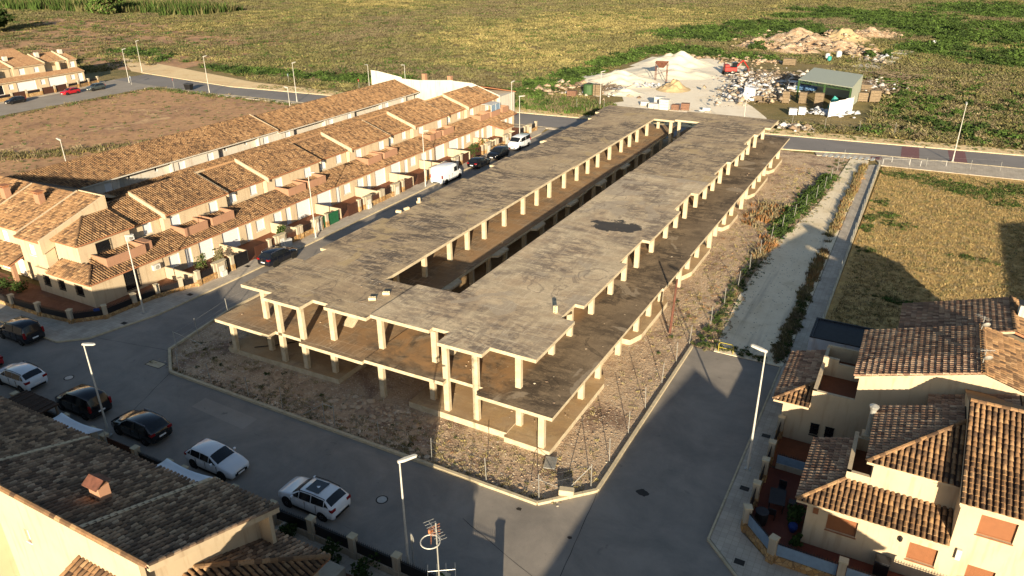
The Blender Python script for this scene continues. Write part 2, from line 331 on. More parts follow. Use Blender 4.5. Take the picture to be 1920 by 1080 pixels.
def ridge(parent, a, b, mat='clay_tiles', r=.13, name='ridge_tiles'):
    a, b = Vector(a), Vector(b); L = (b-a).length; d = (b-a)/L; s = d.cross(Vector((0, 0, 1))).normalized(); up = s.cross(d); n = max(1, int(L/.4)); vs = []; fs = []; m = MB()
    for i in range(n):
        c0 = a+d*(L*i/n); c1 = a+d*(L*(i+1.12)/n)
        ring = [c+(s*math.cos(t)*rr+up*(math.sin(t)*rr+.03)) for c, rr in ((c0, r*1.05), (c1, r*.88)) for t in np.linspace(0, math.pi, 5)]
        m.add(ring, [(j, j+1, 6+j, 5+j) for j in range(4)]+[(4, 3, 2, 1, 0)])
    return m.build(name, mat, parent, kind='stuff')
def parapet(parent, a, b, w=.22, h=.28, mat='cream_render', name='parapet', deep=.3):
    a, b = Vector(a), Vector(b); d = (b-a); s = d.cross(Vector((0, 0, 1))).normalized()*w/2; up = Vector((0, 0, h)); dn = Vector((0, 0, -deep))
    m = MB(); m.add([a-s+dn, a+s+dn, b+s+dn, b-s+dn, a-s+up, a+s+up, b+s+up, b-s+up], [(3, 2, 1, 0), (4, 5, 6, 7), (0, 1, 5, 4), (1, 2, 6, 5), (2, 3, 7, 6), (3, 0, 4, 7)])
    return m.build(name, mat, parent)
# ---------------------------------------------------------------- walls with openings
def wall(parent, A, B, z0, z1, holes=(), mat='cream_render', depth=.16, gable=None, name='wall', back=True):
    """wall from A to B, outside on the right hand; holes: (u0,u1,za,zb,kind); gable: extra top outline [(u,z),...]"""
    ax, ay = A; L = math.hypot(B[0]-ax, B[1]-ay); dx, dy = (B[0]-ax)/L, (B[1]-ay)/L; nx, ny = dy, -dx
    P = lambda u, z, k=0.: (ax+dx*u+nx*k, ay+dy*u+ny*k, z)
    us = sorted({0., L, *[h[0] for h in holes], *[h[1] for h in holes]}); zs = sorted({z0, z1, *[h[2] for h in holes], *[h[3] for h in holes]}); m = MB()
    for i in range(len(us)-1):
        for j in range(len(zs)-1):
            cu, cz = (us[i]+us[i+1])/2, (zs[j]+zs[j+1])/2
            if any(h[0] < cu < h[1] and h[2] < cz < h[3] for h in holes): continue
            a, b, c, d = us[i], us[i+1], zs[j], zs[j+1]; m.quad(P(a, c), P(b, c), P(b, d), P(a, d))
    for h in holes:
        a, b, c, d = h[:4]; k = -depth
        m.quad(P(a, c), P(a, d), P(a, d, k), P(a, c, k)); m.quad(P(b, c, k), P(b, d, k), P(b, d), P(b, c)); m.quad(P(a, d), P(b, d), P(b, d, k), P(a, d, k)); m.quad(P(a, c, k), P(b, c, k), P(b, c), P(a, c))
    if gable: m.quad(*([P(L, z1), P(0, z1)][::-1]+[P(u, z) for u, z in gable]))
    if back:
        e = .006; m.quad(P(L-e, z0, -.25), P(e, z0, -.25), P(e, z1, -.25), P(L-e, z1, -.25)); m.quad(P(e, z1, -e), P(L-e, z1, -e), P(L-e, z1, -.25), P(e, z1, -.25)); m.quad(P(e, z0, -e), P(e, z1, -e), P(e, z1, -.25), P(e, z0, -.25)); m.quad(P(L-e, z0, -.25), P(L-e, z1, -.25), P(L-e, z1, -e), P(L-e, z0, -e))
    w = m.build(name, mat, parent)
    for h in holes:
        if len(h) > 4 and h[4]: opening(parent, P, h, depth)
    return w
def opening(parent, P, h, depth):
    a, b, c, d, kind = h[:5]; k = -depth+.01
    def slab(mb, a, b, c, d, k0, k1): 
        q = [P(u, z, kk) for kk in (k0, k1) for u, z in ((a, c), (b, c), (b, d), (a, d))]
        mb.add(q, [(3, 2, 1, 0), (4, 5, 6, 7), (0, 1, 5, 4), (1, 2, 6, 5), (2, 3, 7, 6), (3, 0, 4, 7)])
    f = MB(); e = .06
    slab(f, a, a+e, c, d, k-.04, k+.03); slab(f, b-e, b, c, d, k-.04, k+.03); slab(f, a+e, b-e, d-e, d, k-.04, k+.03)
    if kind in ('shutter', 'brown', 'bars', 'glass', 'tiny'): slab(f, a+e, b-e, c, c+e, k-.04, k+.03); slab(f, a-.05, b+.05, c-.06, c-.003, -.1, .05)
    nm = {'garage': 'garage_door', 'door': 'door', 'greydoor': 'door', 'balcony': 'balcony_door'}.get(kind, 'window')
    fm = {'bars': 'black_metal', 'brown': 'brown_shutter', 'greydoor': 'galvanised'}.get(kind, 'white_shutter'); o = f.build(nm, fm, parent)
    p = MB(); slab(p, a+e, b-e, c+(.06 if nm == 'window' else 0), d-e, k-.03, k)
    if kind == 'brown':
        n = int((d-c-.1)/.075)
        for i in range(n): z = c+.07+(d-c-.14)*i/n; slab(p, a+e, b-e, z, z+.05, k, k+.012)
    if kind == 'garage':
        for i in range(1, 5): z = c+(d-c)*i/5; slab(p, a+e, b-e, z-.012, z+.012, k, k+.012)
    if kind in ('bars', 'glass', 'tiny'): p.build('pane', 'dark_glass', o)
    else: p.build('shutter' if nm != 'door' else 'door_leaf', {'brown': 'brown_shutter', 'greydoor': 'galvanised'}.get(kind, 'white_shutter'), o)
    if kind == 'bars':
        g = MB(); n = max(3, int((b-a)/.13))
        for i in range(n+1): u = a+(b-a)*i/n; slab(g, u-.012, u+.012, c-.05, d+.05, .05, .075)
        for z in (c, c+(d-c)*.33, c+(d-c)*.66, d): slab(g, a-.04, b+.04, z-.02, z+.02, .045, .08)
        g.build('window_bars', 'black_metal', o, kind='stuff')
# ================================================================ ground, roads, plots
sheet('ground', [(-1500, -300), (900, -300), (900, 1600), (-1500, 1600)], -.06, 'dry_field_soil')
sheet('street', [(-190, -40), (60, -40), (60, 60.4), (-14.3, 60.4), (-14.3, 38), (-17.4, 34.9), (-52.8, 34.9), (-56.3, 37.6), (-57.8, 46), (-57.8, 133), (-63.1, 133), (-63.1, 45), (-66, 36), (-66.7, 33.8), (-190, 33.8)], 0, 'street_asphalt')
sheet('road', [(-192, 129.5), (-150, 128.0), (-62, 132), (-19, 135.8), (-5.9, 138.6), (90, 143), (90, 155), (16, 149.2), (-21.5, 146), (-62, 142.4), (-127, 138.2), (-155, 136.2), (-192, 140)], 0, 'far_road_asphalt')
sheet('road', [(-186.5, 40), (-173.5, 40), (-173, 125), (-168, 128.4), (-192, 130), (-187.5, 110)], .004, 'grey_street_asphalt')
sheet('bare_lot', [(-172, 40), (-104, 40), (-104, 127.4), (-150, 126.4), (-169, 126.6), (-172, 122)], .02, 'bare_lot_soil')
sheet('verge', [(-200, 141.5), (-155, 136.9), (-127, 138.8), (-62, 143), (-21.5, 146.6), (16, 149.8), (95, 155.6), (95, 160), (16, 153.8), (-30, 150.6), (-62, 147.5), (-115, 143.5), (-155, 144), (-230, 160)], .0, 'sandy_verge')
sheet('yard', [(-78, 196), (-66, 176), (-60, 163), (-64, 156), (-40, 154), (-26, 152), (-28, 160), (-33, 170), (-38, 178), (-43, 190), (-44, 205), (-47, 225), (-60, 236), (-72, 228)], .0, 'pale_yard_dust')
sheet('track', [(-26, 212), (-20, 212), (-12, 240), (-8, 268), (-3, 300), (-8, 302), (-14, 274), (-21, 244)], .0, 'pale_yard_dust')
sheet('bare_field', [(-330, 150), (-205, 142), (-190, 150), (-195, 175), (-205, 215), (-230, 262), (-290, 300), (-420, 300)], -.03, 'bare_lot_soil')
# pavements (raised) and kerbs
def pave(pts, z=.12, name='pavement'): return sheet(name, pts, z, 'pavement_slabs', .14)
pave([(-195, 22), (-195, 33.75), (-66.7, 33.75), (-64.9, 35.6), (-63.2, 42), (-63.05, 52), (-63.05, 127), (-64, 131.3), (-80, 130.5), (-80, 131), (-104, 129), (-104, 110), (-66, 110), (-66, 45), (-70, 38), (-80, 34.5), (-190, 34.5)][2:13]+[(-66, 45), (-69.5, 37.5), (-190, 37.5), (-190, 33.75)])
pave([(-173, 125), (-168, 127.2), (-150, 126.6), (-104, 127.6), (-104, 129.7), (-150, 127.9), (-168, 128.4), (-174, 127)])
pave([(-104, 127.6), (-60, 131.5), (-60, 132.2), (-104, 129.8)])
pave([(-14.5, 134.2), (-5.4, 135.5), (-4.4, 132.2), (90, 136.8), (90, 143), (16, 140.1), (-5.9, 138.5), (-15, 135.9)])
pave([(-66.7, -40), (-66.7, 25.4), (-10, 25.4), (-10, 24.3), (-60, 24.3)][1:4]+[(-66.7, 24.3)])
pave([(-6.45, 60.4), (-6.45, 37.1), (-3.9, 34.6), (40, 34.0), (40, 36.6), (-2.9, 36.9), (-4.9, 38.6), (-4.9, 60.4)])
sheet('footpath', [(-6.35, 60.4), (-4.75, 60.4), (-4.55, 132.6), (-6.3, 131.5)], .1, 'pavement_slabs', .12)
sheet('track', [(-12.4, 60.4), (-13.1, 73), (-12.9, 88), (-10.4, 107), (-9.6, 122), (-9.2, 134.3), (-6.4, 134.5), (-6.4, 60.4)], .05, 'pale_dirt_track', .1)
sheet('plot_ground', [(-14.5, 38), (-17.4, 35.1), (-52.8, 35.1), (-56.1, 37.8), (-57.5, 46), (-57.5, 132.4), (-20, 135.2), (-9.4, 134.4), (-9.4, 120), (-10.2, 107), (-12.6, 88), (-12.9, 73), (-12.2, 60.6), (-14.5, 60.2)], -.03, 'rubble_earth')
sheet('dry_plot', [(-4.6, 60.5), (90, 60.5), (90, 136.6), (15.5, 136.6), (-4.1, 132.0)], .04, 'dry_grass_soil', .1)
def kerb(pts, w=.18, h=.14, mat='kerb_concrete', closed=False):
    m = MB()
    for (a, b) in zip(pts[:-1], pts[1:]):
        L = math.hypot(b[0]-a[0], b[1]-a[1]); n = max(1, round(L/1.0)) if L < 60 else max(1, round(L/2.5))
        for i in range(n):
            t0, t1 = (i+.012)/n, (i+.988)/n; cx, cy = a[0]+(b[0]-a[0])*(t0+t1)/2, a[1]+(b[1]-a[1])*(t0+t1)/2
            m.obox((cx, cy, -.02), L*(t1-t0), w, h+.02+random.uniform(-.006, .006), math.atan2(b[1]-a[1], b[0]-a[0]))
    return tag(m.build('kerb', mat), kind='structure')
kerb([(-57.6, 132), (-57.6, 46), (-56.2, 37.6), (-52.8, 34.95), (-17.35, 34.95), (-14.35, 38), (-14.35, 60.2)], .24, .2)
kerb([(-189, 33.65), (-66.75, 33.65), (-64.75, 35.5), (-63.1, 42), (-62.9, 52), (-62.9, 127)], .16, .13)
kerb([(-6.55, 60.4), (-6.55, 37.0), (-3.9, 34.45), (40, 33.9)], .14, .13)
kerb([(-195, 141), (-155, 136.4), (-127, 138.5), (-62, 142.7), (-21.5, 146.3), (16, 149.5), (90, 155.3)], .2, .14)
kerb([(-150, 128), (-104, 129.9), (-62, 132.1), (-19, 135.9), (-5.9, 138.7), (16, 140.3), (90, 143.2)], .2, .14)
kerb([(-4.62, 60.5), (-4.55, 132)], .2, .38, 'kerb_concrete')
def strip_(a, b, w, mat, name, z=.005):
    L = math.hypot(b[0]-a[0], b[1]-a[1]); rz = math.atan2(b[1]-a[1], b[0]-a[0]); m = MB(); n = max(2, int(L/.8)); s_ = (-math.sin(rz), math.cos(rz)); vs = []
    for i in range(n+1): t_ = i/n; j = random.uniform(-.03, .03); x, y = a[0]+(b[0]-a[0])*t_, a[1]+(b[1]-a[1])*t_; ww = w*random.uniform(.6, 1.3); vs += [(x+s_[0]*(j+ww/2), y+s_[1]*(j+ww/2), z), (x+s_[0]*(j-ww/2), y+s_[1]*(j-ww/2), z)]
    m.add(vs, [(2*i, 2*i+1, 2*i+3, 2*i+2) for i in range(n)]); return tag(m.build(name, mat), kind='structure')
for a, b in (((-14.3, 37.8), (-13.0, 27)), ((-21.0, 31.5), (-13.5, 28.8)), ((-56.2, 37.5), (-64.3, 36.0)), ((-52.8, 34.8), (-50, 28)), ((-14.2, 60.35), (-6.6, 60.35)), ((-63, 66), (-57.8, 66))): strip_(a, b, .035, 'pipe_dark', 'asphalt_seam')
for pts in ([(-62, 70), (-58.2, 70), (-58.2, 79), (-62, 79)], [(-47, 32.2), (-41, 31.9), (-41, 33.4), (-47, 33.6)]): sheet('asphalt_patch', pts, .004, 'grey_street_asphalt')
# road markings
m = MB()
for i in range(9): x = -13.6+i*.92; m.add([(x, 133.5+i*.1, .13), (x+.5, 133.5+i*.1, .13), (x+.7, 135.9+i*.1, .13), (x+.2, 135.9+i*.1, .13)], [(0, 1, 2, 3)])
for k in range(3): m.obox((-21+k*1.4, 136.6, .004), 1.6, .22, .002, .35)
m.obox((-57, 134.3, .004), 5, .2, .002, .3); m.obox((-56, 135.0, .004), 4, .2, .002, .3); m.obox((-55.5, 133.6, .004), 4, .2, .002, .3)
tag(m.build('road_marking', 'road_white'), kind='structure')
m = MB(); m.quad((-1.9, 138.9, .006), (.9, 138.9, .006), (.5, 147.4, .006), (-2.2, 147.2, .006)); m.quad((5.4, 139.2, .006), (7.9, 139.4, .006), (7.5, 148.4, .006), (4.9, 148.2, .006)); m.quad((-6.2, 135.4, .126), (-4.6, 135.5, .126), (-4.7, 137.6, .126), (-6.4, 137.4, .126))
tag(m.build('road_marking', 'road_red'), kind='structure')
# ================================================================ the unfinished concrete building
CB = thing('concrete_building', 'unfinished two storey concrete frame round a long open courtyard, in the middle', 'building', (0, 0, 0))
def slab(pts, zt, name, top, th=.28):
    m = MB(); m.prism(pts, zt-th, zt, 0, 1); return m.build(name, ['cast_concrete', top], CB)
R1 = [(-20.87, 41.65), (-20.87, 48.4), (-22.1, 48.4), (-22.1, 51.2), (-21.3, 51.2), (-21.3, 61.1), (-22.1, 61.1), (-22.1, 67.5), (-21.3, 67.5), (-21.3, 77.6), (-22.1, 77.6), (-22.1, 84.4), (-21.3, 84.4), (-21.3, 89.45)]
slab([(-35.88, 41.8), (-30.2, 41.8), (-30.2, 42.35), (-28.6, 42.35), (-28.6, 40.5), (-24.7, 40.5), (-24.7, 41.7)]+R1+[(-31.6, 89.45), (-31.6, 48.5), (-35.88, 48.4)], 6.55, 'roof_slab', 'roof_slab_screed_pale')
slab([(-31.6, 89.5), (-21.3, 89.5), (-21.3, 93.5), (-21.85, 93.5), (-21.85, 100.1), (-21.3, 100.1), (-21.3, 110.4), (-22, 110.4), (-22, 117.2), (-21.4, 117.2), (-21.4, 122.5), (-20.6, 122.5), (-20.6, 129), (-35.75, 129), (-35.75, 121.8), (-31.6, 121.8)], 6.42, 'roof_slab', 'roof_slab_screed')
slab([(-49.85, 41.4), (-46.1, 41.4), (-46.1, 40.3), (-42.05, 40.3), (-42.05, 41.95), (-40.35, 41.95), (-40.35, 41.35), (-35.96, 41.35), (-35.96, 48.2), (-39.2, 48.2), (-39.2, 88.9), (-49.4, 88.9), (-49.4, 84.4), (-48.6, 84.4), (-48.6, 77.6), (-49.4, 77.6), (-49.4, 67.5), (-48.6, 67.5), (-48.6, 61.1), (-49.4, 61.1), (-49.4, 51.2), (-48.6, 51.2), (-48.6, 48.2), (-49.85, 48.2)], 6.42, 'roof_slab', 'roof_slab_screed')
slab([(-39.2, 88.95), (-39.2, 121.4), (-35.83, 121.4), (-35.83, 128.6), (-50, 128.6), (-50, 122), (-49.2, 122), (-49.2, 117), (-48.5, 117), (-48.5, 110), (-49.2, 110), (-49.2, 100), (-48.5, 100), (-48.5, 93.3), (-49.2, 93.3), (-49.2, 88.95)][::1], 6.30, 'roof_slab', 'roof_slab_screed')
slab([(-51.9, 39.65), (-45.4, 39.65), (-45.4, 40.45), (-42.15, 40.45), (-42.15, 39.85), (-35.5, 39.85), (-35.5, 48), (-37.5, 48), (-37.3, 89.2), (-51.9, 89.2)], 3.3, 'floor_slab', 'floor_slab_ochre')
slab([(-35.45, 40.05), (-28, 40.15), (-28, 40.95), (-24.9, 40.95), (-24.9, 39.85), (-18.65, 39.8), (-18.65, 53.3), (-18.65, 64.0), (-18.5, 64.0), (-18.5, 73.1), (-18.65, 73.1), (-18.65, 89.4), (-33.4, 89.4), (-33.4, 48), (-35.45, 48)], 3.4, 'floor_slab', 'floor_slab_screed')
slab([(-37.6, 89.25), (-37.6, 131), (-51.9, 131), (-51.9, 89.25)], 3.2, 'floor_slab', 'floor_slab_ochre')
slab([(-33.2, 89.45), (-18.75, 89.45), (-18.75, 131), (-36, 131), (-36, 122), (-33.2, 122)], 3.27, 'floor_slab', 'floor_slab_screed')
# warmer strip of screed under the roof, seen between the columns
# small balcony lips on the courtyard edge
for y in (54.3, 63.9, 73.0, 82.6, 92.3, 101.5, 111.0): 
    m = MB(); m.prism([(-37.45, y), (-36.75, y+.3), (-36.75, y+2.6), (-37.45, y+3)], 3.0, 3.24); m.build('balcony_lip', 'cast_concrete', CB)
def plinth(pts, z=.5, side='cast_concrete'):
    m = MB(); m.prism(pts, -.1, z, 0, 1); return m.build('plinth', [side, 'plinth_screed'], CB)
plinth([(-31.5, 40.35), (-22.62, 40.3), (-22.62, 48.5), (-20.35, 48.5), (-20.35, 131), (-31.5, 131)], .5)
plinth([(-22.6, 39.9), (-18.85, 39.85), (-18.85, 50.2), (-19.3, 51.4), (-20.33, 51.4), (-20.33, 48.45), (-22.6, 48.45)], .42)
for y0, y1 in ((58, 68.2), (74.2, 84.3), (91, 98), (105.6, 117), (119.4, 128.4)):
    plinth([(-20.33, y0), (-19.5, y0), (-18.95, y0+1.6), (-18.95, y1-.9), (-19.4, y1), (-20.33, y1)], .49)
plinth([(-51.2, 40.0), (-38.7, 40.35), (-38.7, 131), (-51.2, 131)], .45)
plinth([(-38.66, 46.5), (-31.54, 46.5), (-31.54, 131), (-38.66, 131)], .3, 'rubble_earth')
YS = [42.3, 47.9, 51.4, 56, 60.6, 64.1, 67.7, 72.3, 77, 80.7, 84.3, 88.8, 93, 96.8, 100.5, 105.1, 110, 113.7, 117.2, 122, 128]
_cm = {}
def column(x, y, z0, z1, sx=.46, sy=.34):
    k = (round(z1-z0, 2), sx, sy)
    if k in _cm: o = bpy.data.objects.new('column', _cm[k]); COL.objects.link(o); o.parent = CB
    else:
        m = MB(); m.box(-sx/2, sx/2, -sy/2, sy/2, 0, k[0]); o = m.build('column', 'cast_concrete', CB); _cm[k] = o.data
    o.location = (x, y, z0); return o
for x in (-22.6, -30.4, -40.5, -47.9):
    for y in YS[1:] if x != -22.6 else YS: column(x, y, 3.15, 6.2)
for x in (-19.65, -24.6, -33.9, -37.9, -46.3, -51.0):
    for y in YS[1:]: column(x if not (x == -19.65 and y in (72.3, 84.3, 100.5)) else -19.2, y if x != -19.65 else y-.6, .3, 3.05)
for x, y in ((-47.9, 42), (-44.85, 40.62), (-42.3, 40.62), (-39.9, 41.7), (-35.3, 42.3), (-30.2, 42.5), (-28.1, 40.85), (-25.45, 40.85)): column(x, y, 3.1 if x not in (-28.1, -25.45, -42.3, -44.85) else .3, 6.2 if x > -39 or 1 else 6.1)
for x, y in ((-50.2, 40.05), (-47.3, 41.5), (-39.7, 41.2), (-34.2, 40.6), (-29.95, 41.6), (-22.3, 41.8), (-19.6, 40.15)): column(x, y, .3 if x != -34.2 else .0, 3.05)
# columns closing the far end of the courtyard
for x in (-35.0, -36.4): column(x, 121.9, .3, 6.1)
m = MB()                                              # stub of the staircase hanging in the left wing
m.add([(-41, 44, 3.3), (-39.9, 44, 3.3), (-39.9, 46.5, 4.8), (-41, 46.5, 4.8), (-41, 44, 3.12), (-39.9, 44, 3.12), (-39.9, 46.5, 4.6), (-41, 46.5, 4.6)], [(0, 1, 2, 3), (7, 6, 5, 4), (0, 4, 5, 1), (1, 5, 6, 2), (2, 6, 7, 3), (3, 7, 4, 0)])
m.box(-41, -38.8, 46.5, 47.6, 4.6, 4.8); m.build('stair_flight', 'cast_concrete', CB)
m = MB()
m.add([(-30.6, 44, 3.4), (-29.5, 44, 3.4), (-29.5, 46.5, 4.9), (-30.6, 46.5, 4.9), (-30.6, 44, 3.2), (-29.5, 44, 3.2), (-29.5, 46.5, 4.7), (-30.6, 46.5, 4.7)], [(0, 1, 2, 3), (7, 6, 5, 4), (0, 4, 5, 1), (1, 5, 6, 2), (2, 6, 7, 3), (3, 7, 4, 0)]); m.build('stair_flight', 'cast_concrete', CB)
# hollow blocks left on the roof
def block(loc, rz, up, label, group=None):
    m = MB(); L, w, h = .62, .26, .24; t = .03
    m.box(-L/2, L/2, -w/2, -w/2+t, 0, h); m.box(-L/2, L/2, w/2-t, w/2, 0, h)
    for i in range(4): x = -L/2+(L-t)*i/3; m.box(x, x+t, -w/2+t, w/2-t, 0, h)
    o = m.build('hollow_block', 'hollow_block'); tag(o, label, 'block', 'hollow blocks left on the roof'); o.location = loc; o.rotation_euler = (0, rad(90) if up else 0, rz)
    if up: o.location.z += L/2
    return o
block((-37.6, 44.3, 6.42), .5, 0, 'pale hollow block near the front roof edge, larger of the pair')
block((-37.2, 45.7, 6.42), .45, 0, 'pale hollow block lying farther from the front edge, second of the pair by the joint')
block((-22.9, 48.9, 6.56), 1.2, 1, 'pale hollow block standing upright beside the notch in the right roof edge')
block((-48.8, 67.0, 6.42), .9, 1, 'pale hollow block standing upright on the street edge of the roof')
block((-48.8, 63.3, 6.42), .2, 0, 'small pale block at the street edge of the roof, nearer of two lying together')
block((-48.6, 64.5, 6.42), 1.3, 0, 'small pale block at the street edge of the roof, farther of two lying together')
block((-48.7, 98.6, 6.30), 1.3, 0, 'pale block at the street edge of the far roof slab, level with the white minibus')
m = MB(); m.obox((0, 0, 0), .5, .07, .04); o = m.build('timber_offcut', 'wood_grey', loc=(-38.2, 43.7, 6.42)); tag(o, 'short dark timber offcut lying on the roof beside two hollow blocks', 'timber'); o.rotation_euler.z = .9
# ================================================================ row houses on the left
def balcony(parent, x0, x1, y0, y1, z, h=1.0):
    m = MB(); t = .12; m.box(x0, x1, y0, y1, z-.12, z+.0); m.box(x1-t, x1, y0, y1, z+.003, z+h); m.box(x0, x1-t-.002, y0, y0+t, z+.003, z+h); m.box(x0, x1-t-.002, y1-t, y1, z+.003, z+h)
    return m.build('balcony', 'terracotta_render', parent)
def front_house(i, y0, y1, s, label):
    """s=+1: set-back half at low y"""
    T = thing('row_house', label, 'house', (-72, (y0+y1)/2, 0), 0, 'row houses along the street')
    off = MB()
    T.location = (0, 0, 0)
    w = y1-y0; ys = y0+3.35 if s > 0 else y1-3.35        # boundary between set-back and forward half
    fy = (lambda u: y0+u) if s > 0 else (lambda u: y1-u)
    def H(u0, u1, a, b, k): p, q = sorted((fy(u0), fy(u1))); return (p-y0, q-y0, a, b, k)
    wall(T, (-69.9, y0+.003), (-69.9, y1-.003), 0, 2.86, [H(.8, 2.2, .95, 2.3, 'shutter'), H(2.95, 3.85, .12, 2.35, 'door'), H(4.9, w-.7, .12, 2.5, 'garage')])
    S0, S1 = (y0, ys) if s > 0 else (ys, y1); F0, F1 = (ys, y1) if s > 0 else (y0, ys)
    c = 1.7; a, b = sorted((fy(c-.55), fy(c+.55)))
    wall(T, (-73.75, S0+.003), (-73.75, S1-.003), 3.0, 5.62, [(a-S0, b-S0, 4.1, 5.3, 'shutter')])
    c = w-2.75; a, b = sorted((fy(c-.65), fy(c+.65)))
    wall(T, (-73.0, F0+.003), (-73.0, F1-.003), 3.0, 5.75, [(a-F0, b-F0, 3.42, 5.35, 'balcony')])
    if s > 0: wall(T, (-73.7, ys), (-73.02, ys), 3.0, 5.75)
    else: wall(T, (-73.02, ys), (-73.7, ys), 3.0, 5.75)
    p, q = sorted((fy(w-.35), fy(w-3.6))); balcony(T, -73.0, -70.6, p, q, 3.45, .95)
    # roofs
    hr = (-78.1, 7.8)
    roof(T, [(-72.45, F0, 5.92), (-72.45, F1, 5.92), (hr[0], F1, hr[1]), (hr[0], F0, hr[1])])
    roof(T, [(-73.25, S0, 5.68), (-73.25, S1, 5.68), (hr[0], S1, hr[1]-.5), (hr[0], S0, hr[1]-.5)])
    m = MB(); m.quad((hr[0], F1, 7.74), (hr[0], F0, 7.74), (-84.5, F0, 5.6), (-84.5, F1, 5.6)); m.quad((hr[0], S1, 7.26), (hr[0], S0, 7.26), (-84.5, S0, 5.3), (-84.5, S1, 5.3)); m.quad((-72.9, ys, 5.5), (hr[0], ys, 5.5), (hr[0], ys, 7.72), (-72.9, ys, 5.8)); m.quad((hr[0], ys, 5.3), (-84.5, ys, 5.1), (-84.5, ys, 5.6), (hr[0], ys, 7.74)); m.build('rear_roof', 'roof_deck' if 0 else 'clay_tiles', T)
    yl = ys; parapet(T, (-72.5, yl, 5.92), (hr[0], yl, 7.82), .16, .07, deep=.5)
    ridge(T, (hr[0], F0, 7.78), (hr[0], F1, 7.78)); ridge(T, (hr[0], S0, 7.3), (hr[0], S1, 7.3))
    o = roof(T, [(-69.25, y0, 2.95), (-69.25, y1, 2.95), (-73.0, y1, 4.05), (-73.0, y0, 4.05)])
    m = MB(); m.box(-73.8, -70.0, y0, y0+.1, .0, 3.0); m.box(-84.4, -73.9, y0, y0+.1, 0, 5.6); m.box(-84.5, -84.4, y0, y1, 0, 5.6); m.build('party_wall', 'cream_render', T)
    return T
HB = [48.3, 55.9, 64.1, 72.3, 80.7, 88.8, 96.8, 105.1, 113.6, 121.3, 129.2]
LB = ['cream row house next to the corner house, behind black solid gates', 'cream row house behind the brown gates where the black car is parked', 'cream row house behind the green gates with the lamp post in front', 'cream row house with brown gates just beyond the green gated one',
      'cream row house with a barred terrace, halfway between lamp post and white van', 'cream row house directly behind the tall white van', 'cream row house just beyond the tall white van', 'cream row house behind the two black cars parked nose to tail', 'cream row house behind the orange flowering garden', 'end row house with a glazed white balcony above a tiled lean-to']
FH = [front_house(i, HB[i], HB[i+1], 1 if i % 2 == 0 else -1, LB[i]) for i in range(10)]
# glazed balcony and lean-to on the last house
m = MB(); m.box(-73, -70.7, 121.8, 125.2, 5.55, 5.62)
for y in (121.8, 123.5, 125.1): m.box(-70.8, -70.7, y, y+.08, 4.4, 5.55)
g = m.build('balcony_glazing', 'white_plastic', FH[9]); m = MB(); m.box(-70.76, -70.74, 121.9, 125.1, 4.4, 5.5); m.build('pane', 'blue_panel', g)
balcony(FH[9], -73.0, -70.6, 125.9, 128.3, 3.45, .95)
roof(FH[9], [(-66.2, 118.6, 2.3), (-66.2, 122.2, 2.3), (-69.8, 122.2, 2.9), (-69.8, 118.6, 2.9)], name='lean_to_roof')
wall(FH[9], (-66.5, 118.8), (-66.5, 122), 0, 2.2)
# ---- rear row, its back towards us
RB = [47.3, 55.6, 64.0, 72.4, 80.6, 88.6, 96.3, 104.2, 112.3, 120.4, 128.3]
for i in range(10):
    y0, y1 = RB[i], RB[i+1]; s = -1 if i % 2 else 1; nm = ['nearest the corner', 'second', 'third', 'fourth', 'fifth', 'sixth', 'seventh', 'eighth', 'ninth', 'farthest, against the tall blank gable wall'][i]
    T = thing('row_house', 'row house of the rear row, '+nm+(' from the near end' if 0 < i < 9 else ''), 'house', (0, 0, 0), 0, 'rear row of houses')
    ym = (y0+y1)/2; F0, F1 = (ym, y1) if s > 0 else (y0, ym); S0, S1 = (y0, ym) if s > 0 else (ym, y1)
    c = (F0+F1)/2+(.5 if s < 0 else -.5)
    wall(T, (-91.9, F0), (-91.9, F1), 2.8, 5.5, [(c-F0-.55, c-F0+.55, 4.0, 5.15, 'shutter')], 'white_render')
    k = (S0+S1)/2-S0; wall(T, (-92.7, S0), (-92.7, S1), 2.8, 5.5, [(k-.2, k+.25, 4.55, 5.1, 'tiny')], 'white_render')
    (wall(T, (-92.68, ym), (-91.92, ym), 2.8, 5.5, mat='white_render') if s > 0 else wall(T, (-91.92, ym), (-92.68, ym), 2.8, 5.5, mat='white_render'))
    zz = -.0 if i < 5 else -.35
    roof(T, [(-91.4, y0, 5.66+zz), (-91.4, y1, 5.66+zz), (-97.4, y1, 7.6+zz), (-97.4, y0, 7.6+zz)], fascia='white_render')
    m = MB(); m.quad((-97.4, y1, 7.5+zz), (-97.4, y0, 7.5+zz), (-104, y0, 5.2), (-104, y1, 5.2)); m.build('rear_roof', 'clay_tiles', T)
    ridge(T, (-97.4, y0, 7.58+zz), (-97.4, y1, 7.58+zz))
    roof(T, [(-88.2, y0, 3.1), (-88.2, y1, 3.1), (-91.85, y1, 4.0 if s > 0 else 4.0), (-91.85, y0, 4.0)], name='low_roof')
    m = MB(); m.box(-88.6, -88.45, y0, y1, 0, 3.0); m.box(-103.9, -92.8, y0, y0+.1, 0, 5.1); m.box(-104, -103.85, y0, y1, 0, 5.1)
    if i % 2 == 0: m.box(-91.98, -91.8, ym-.1, ym+.1, 2.8, 5.6)
    m.build('patio_wall', 'white_render', T)
parapet(bpy.data.objects['row_house.014'] if 'row_house.014' in bpy.data.objects else FH[0], (-91.5, 88.6, 5.66), (-97.4, 88.6, 7.6), .2, .2)
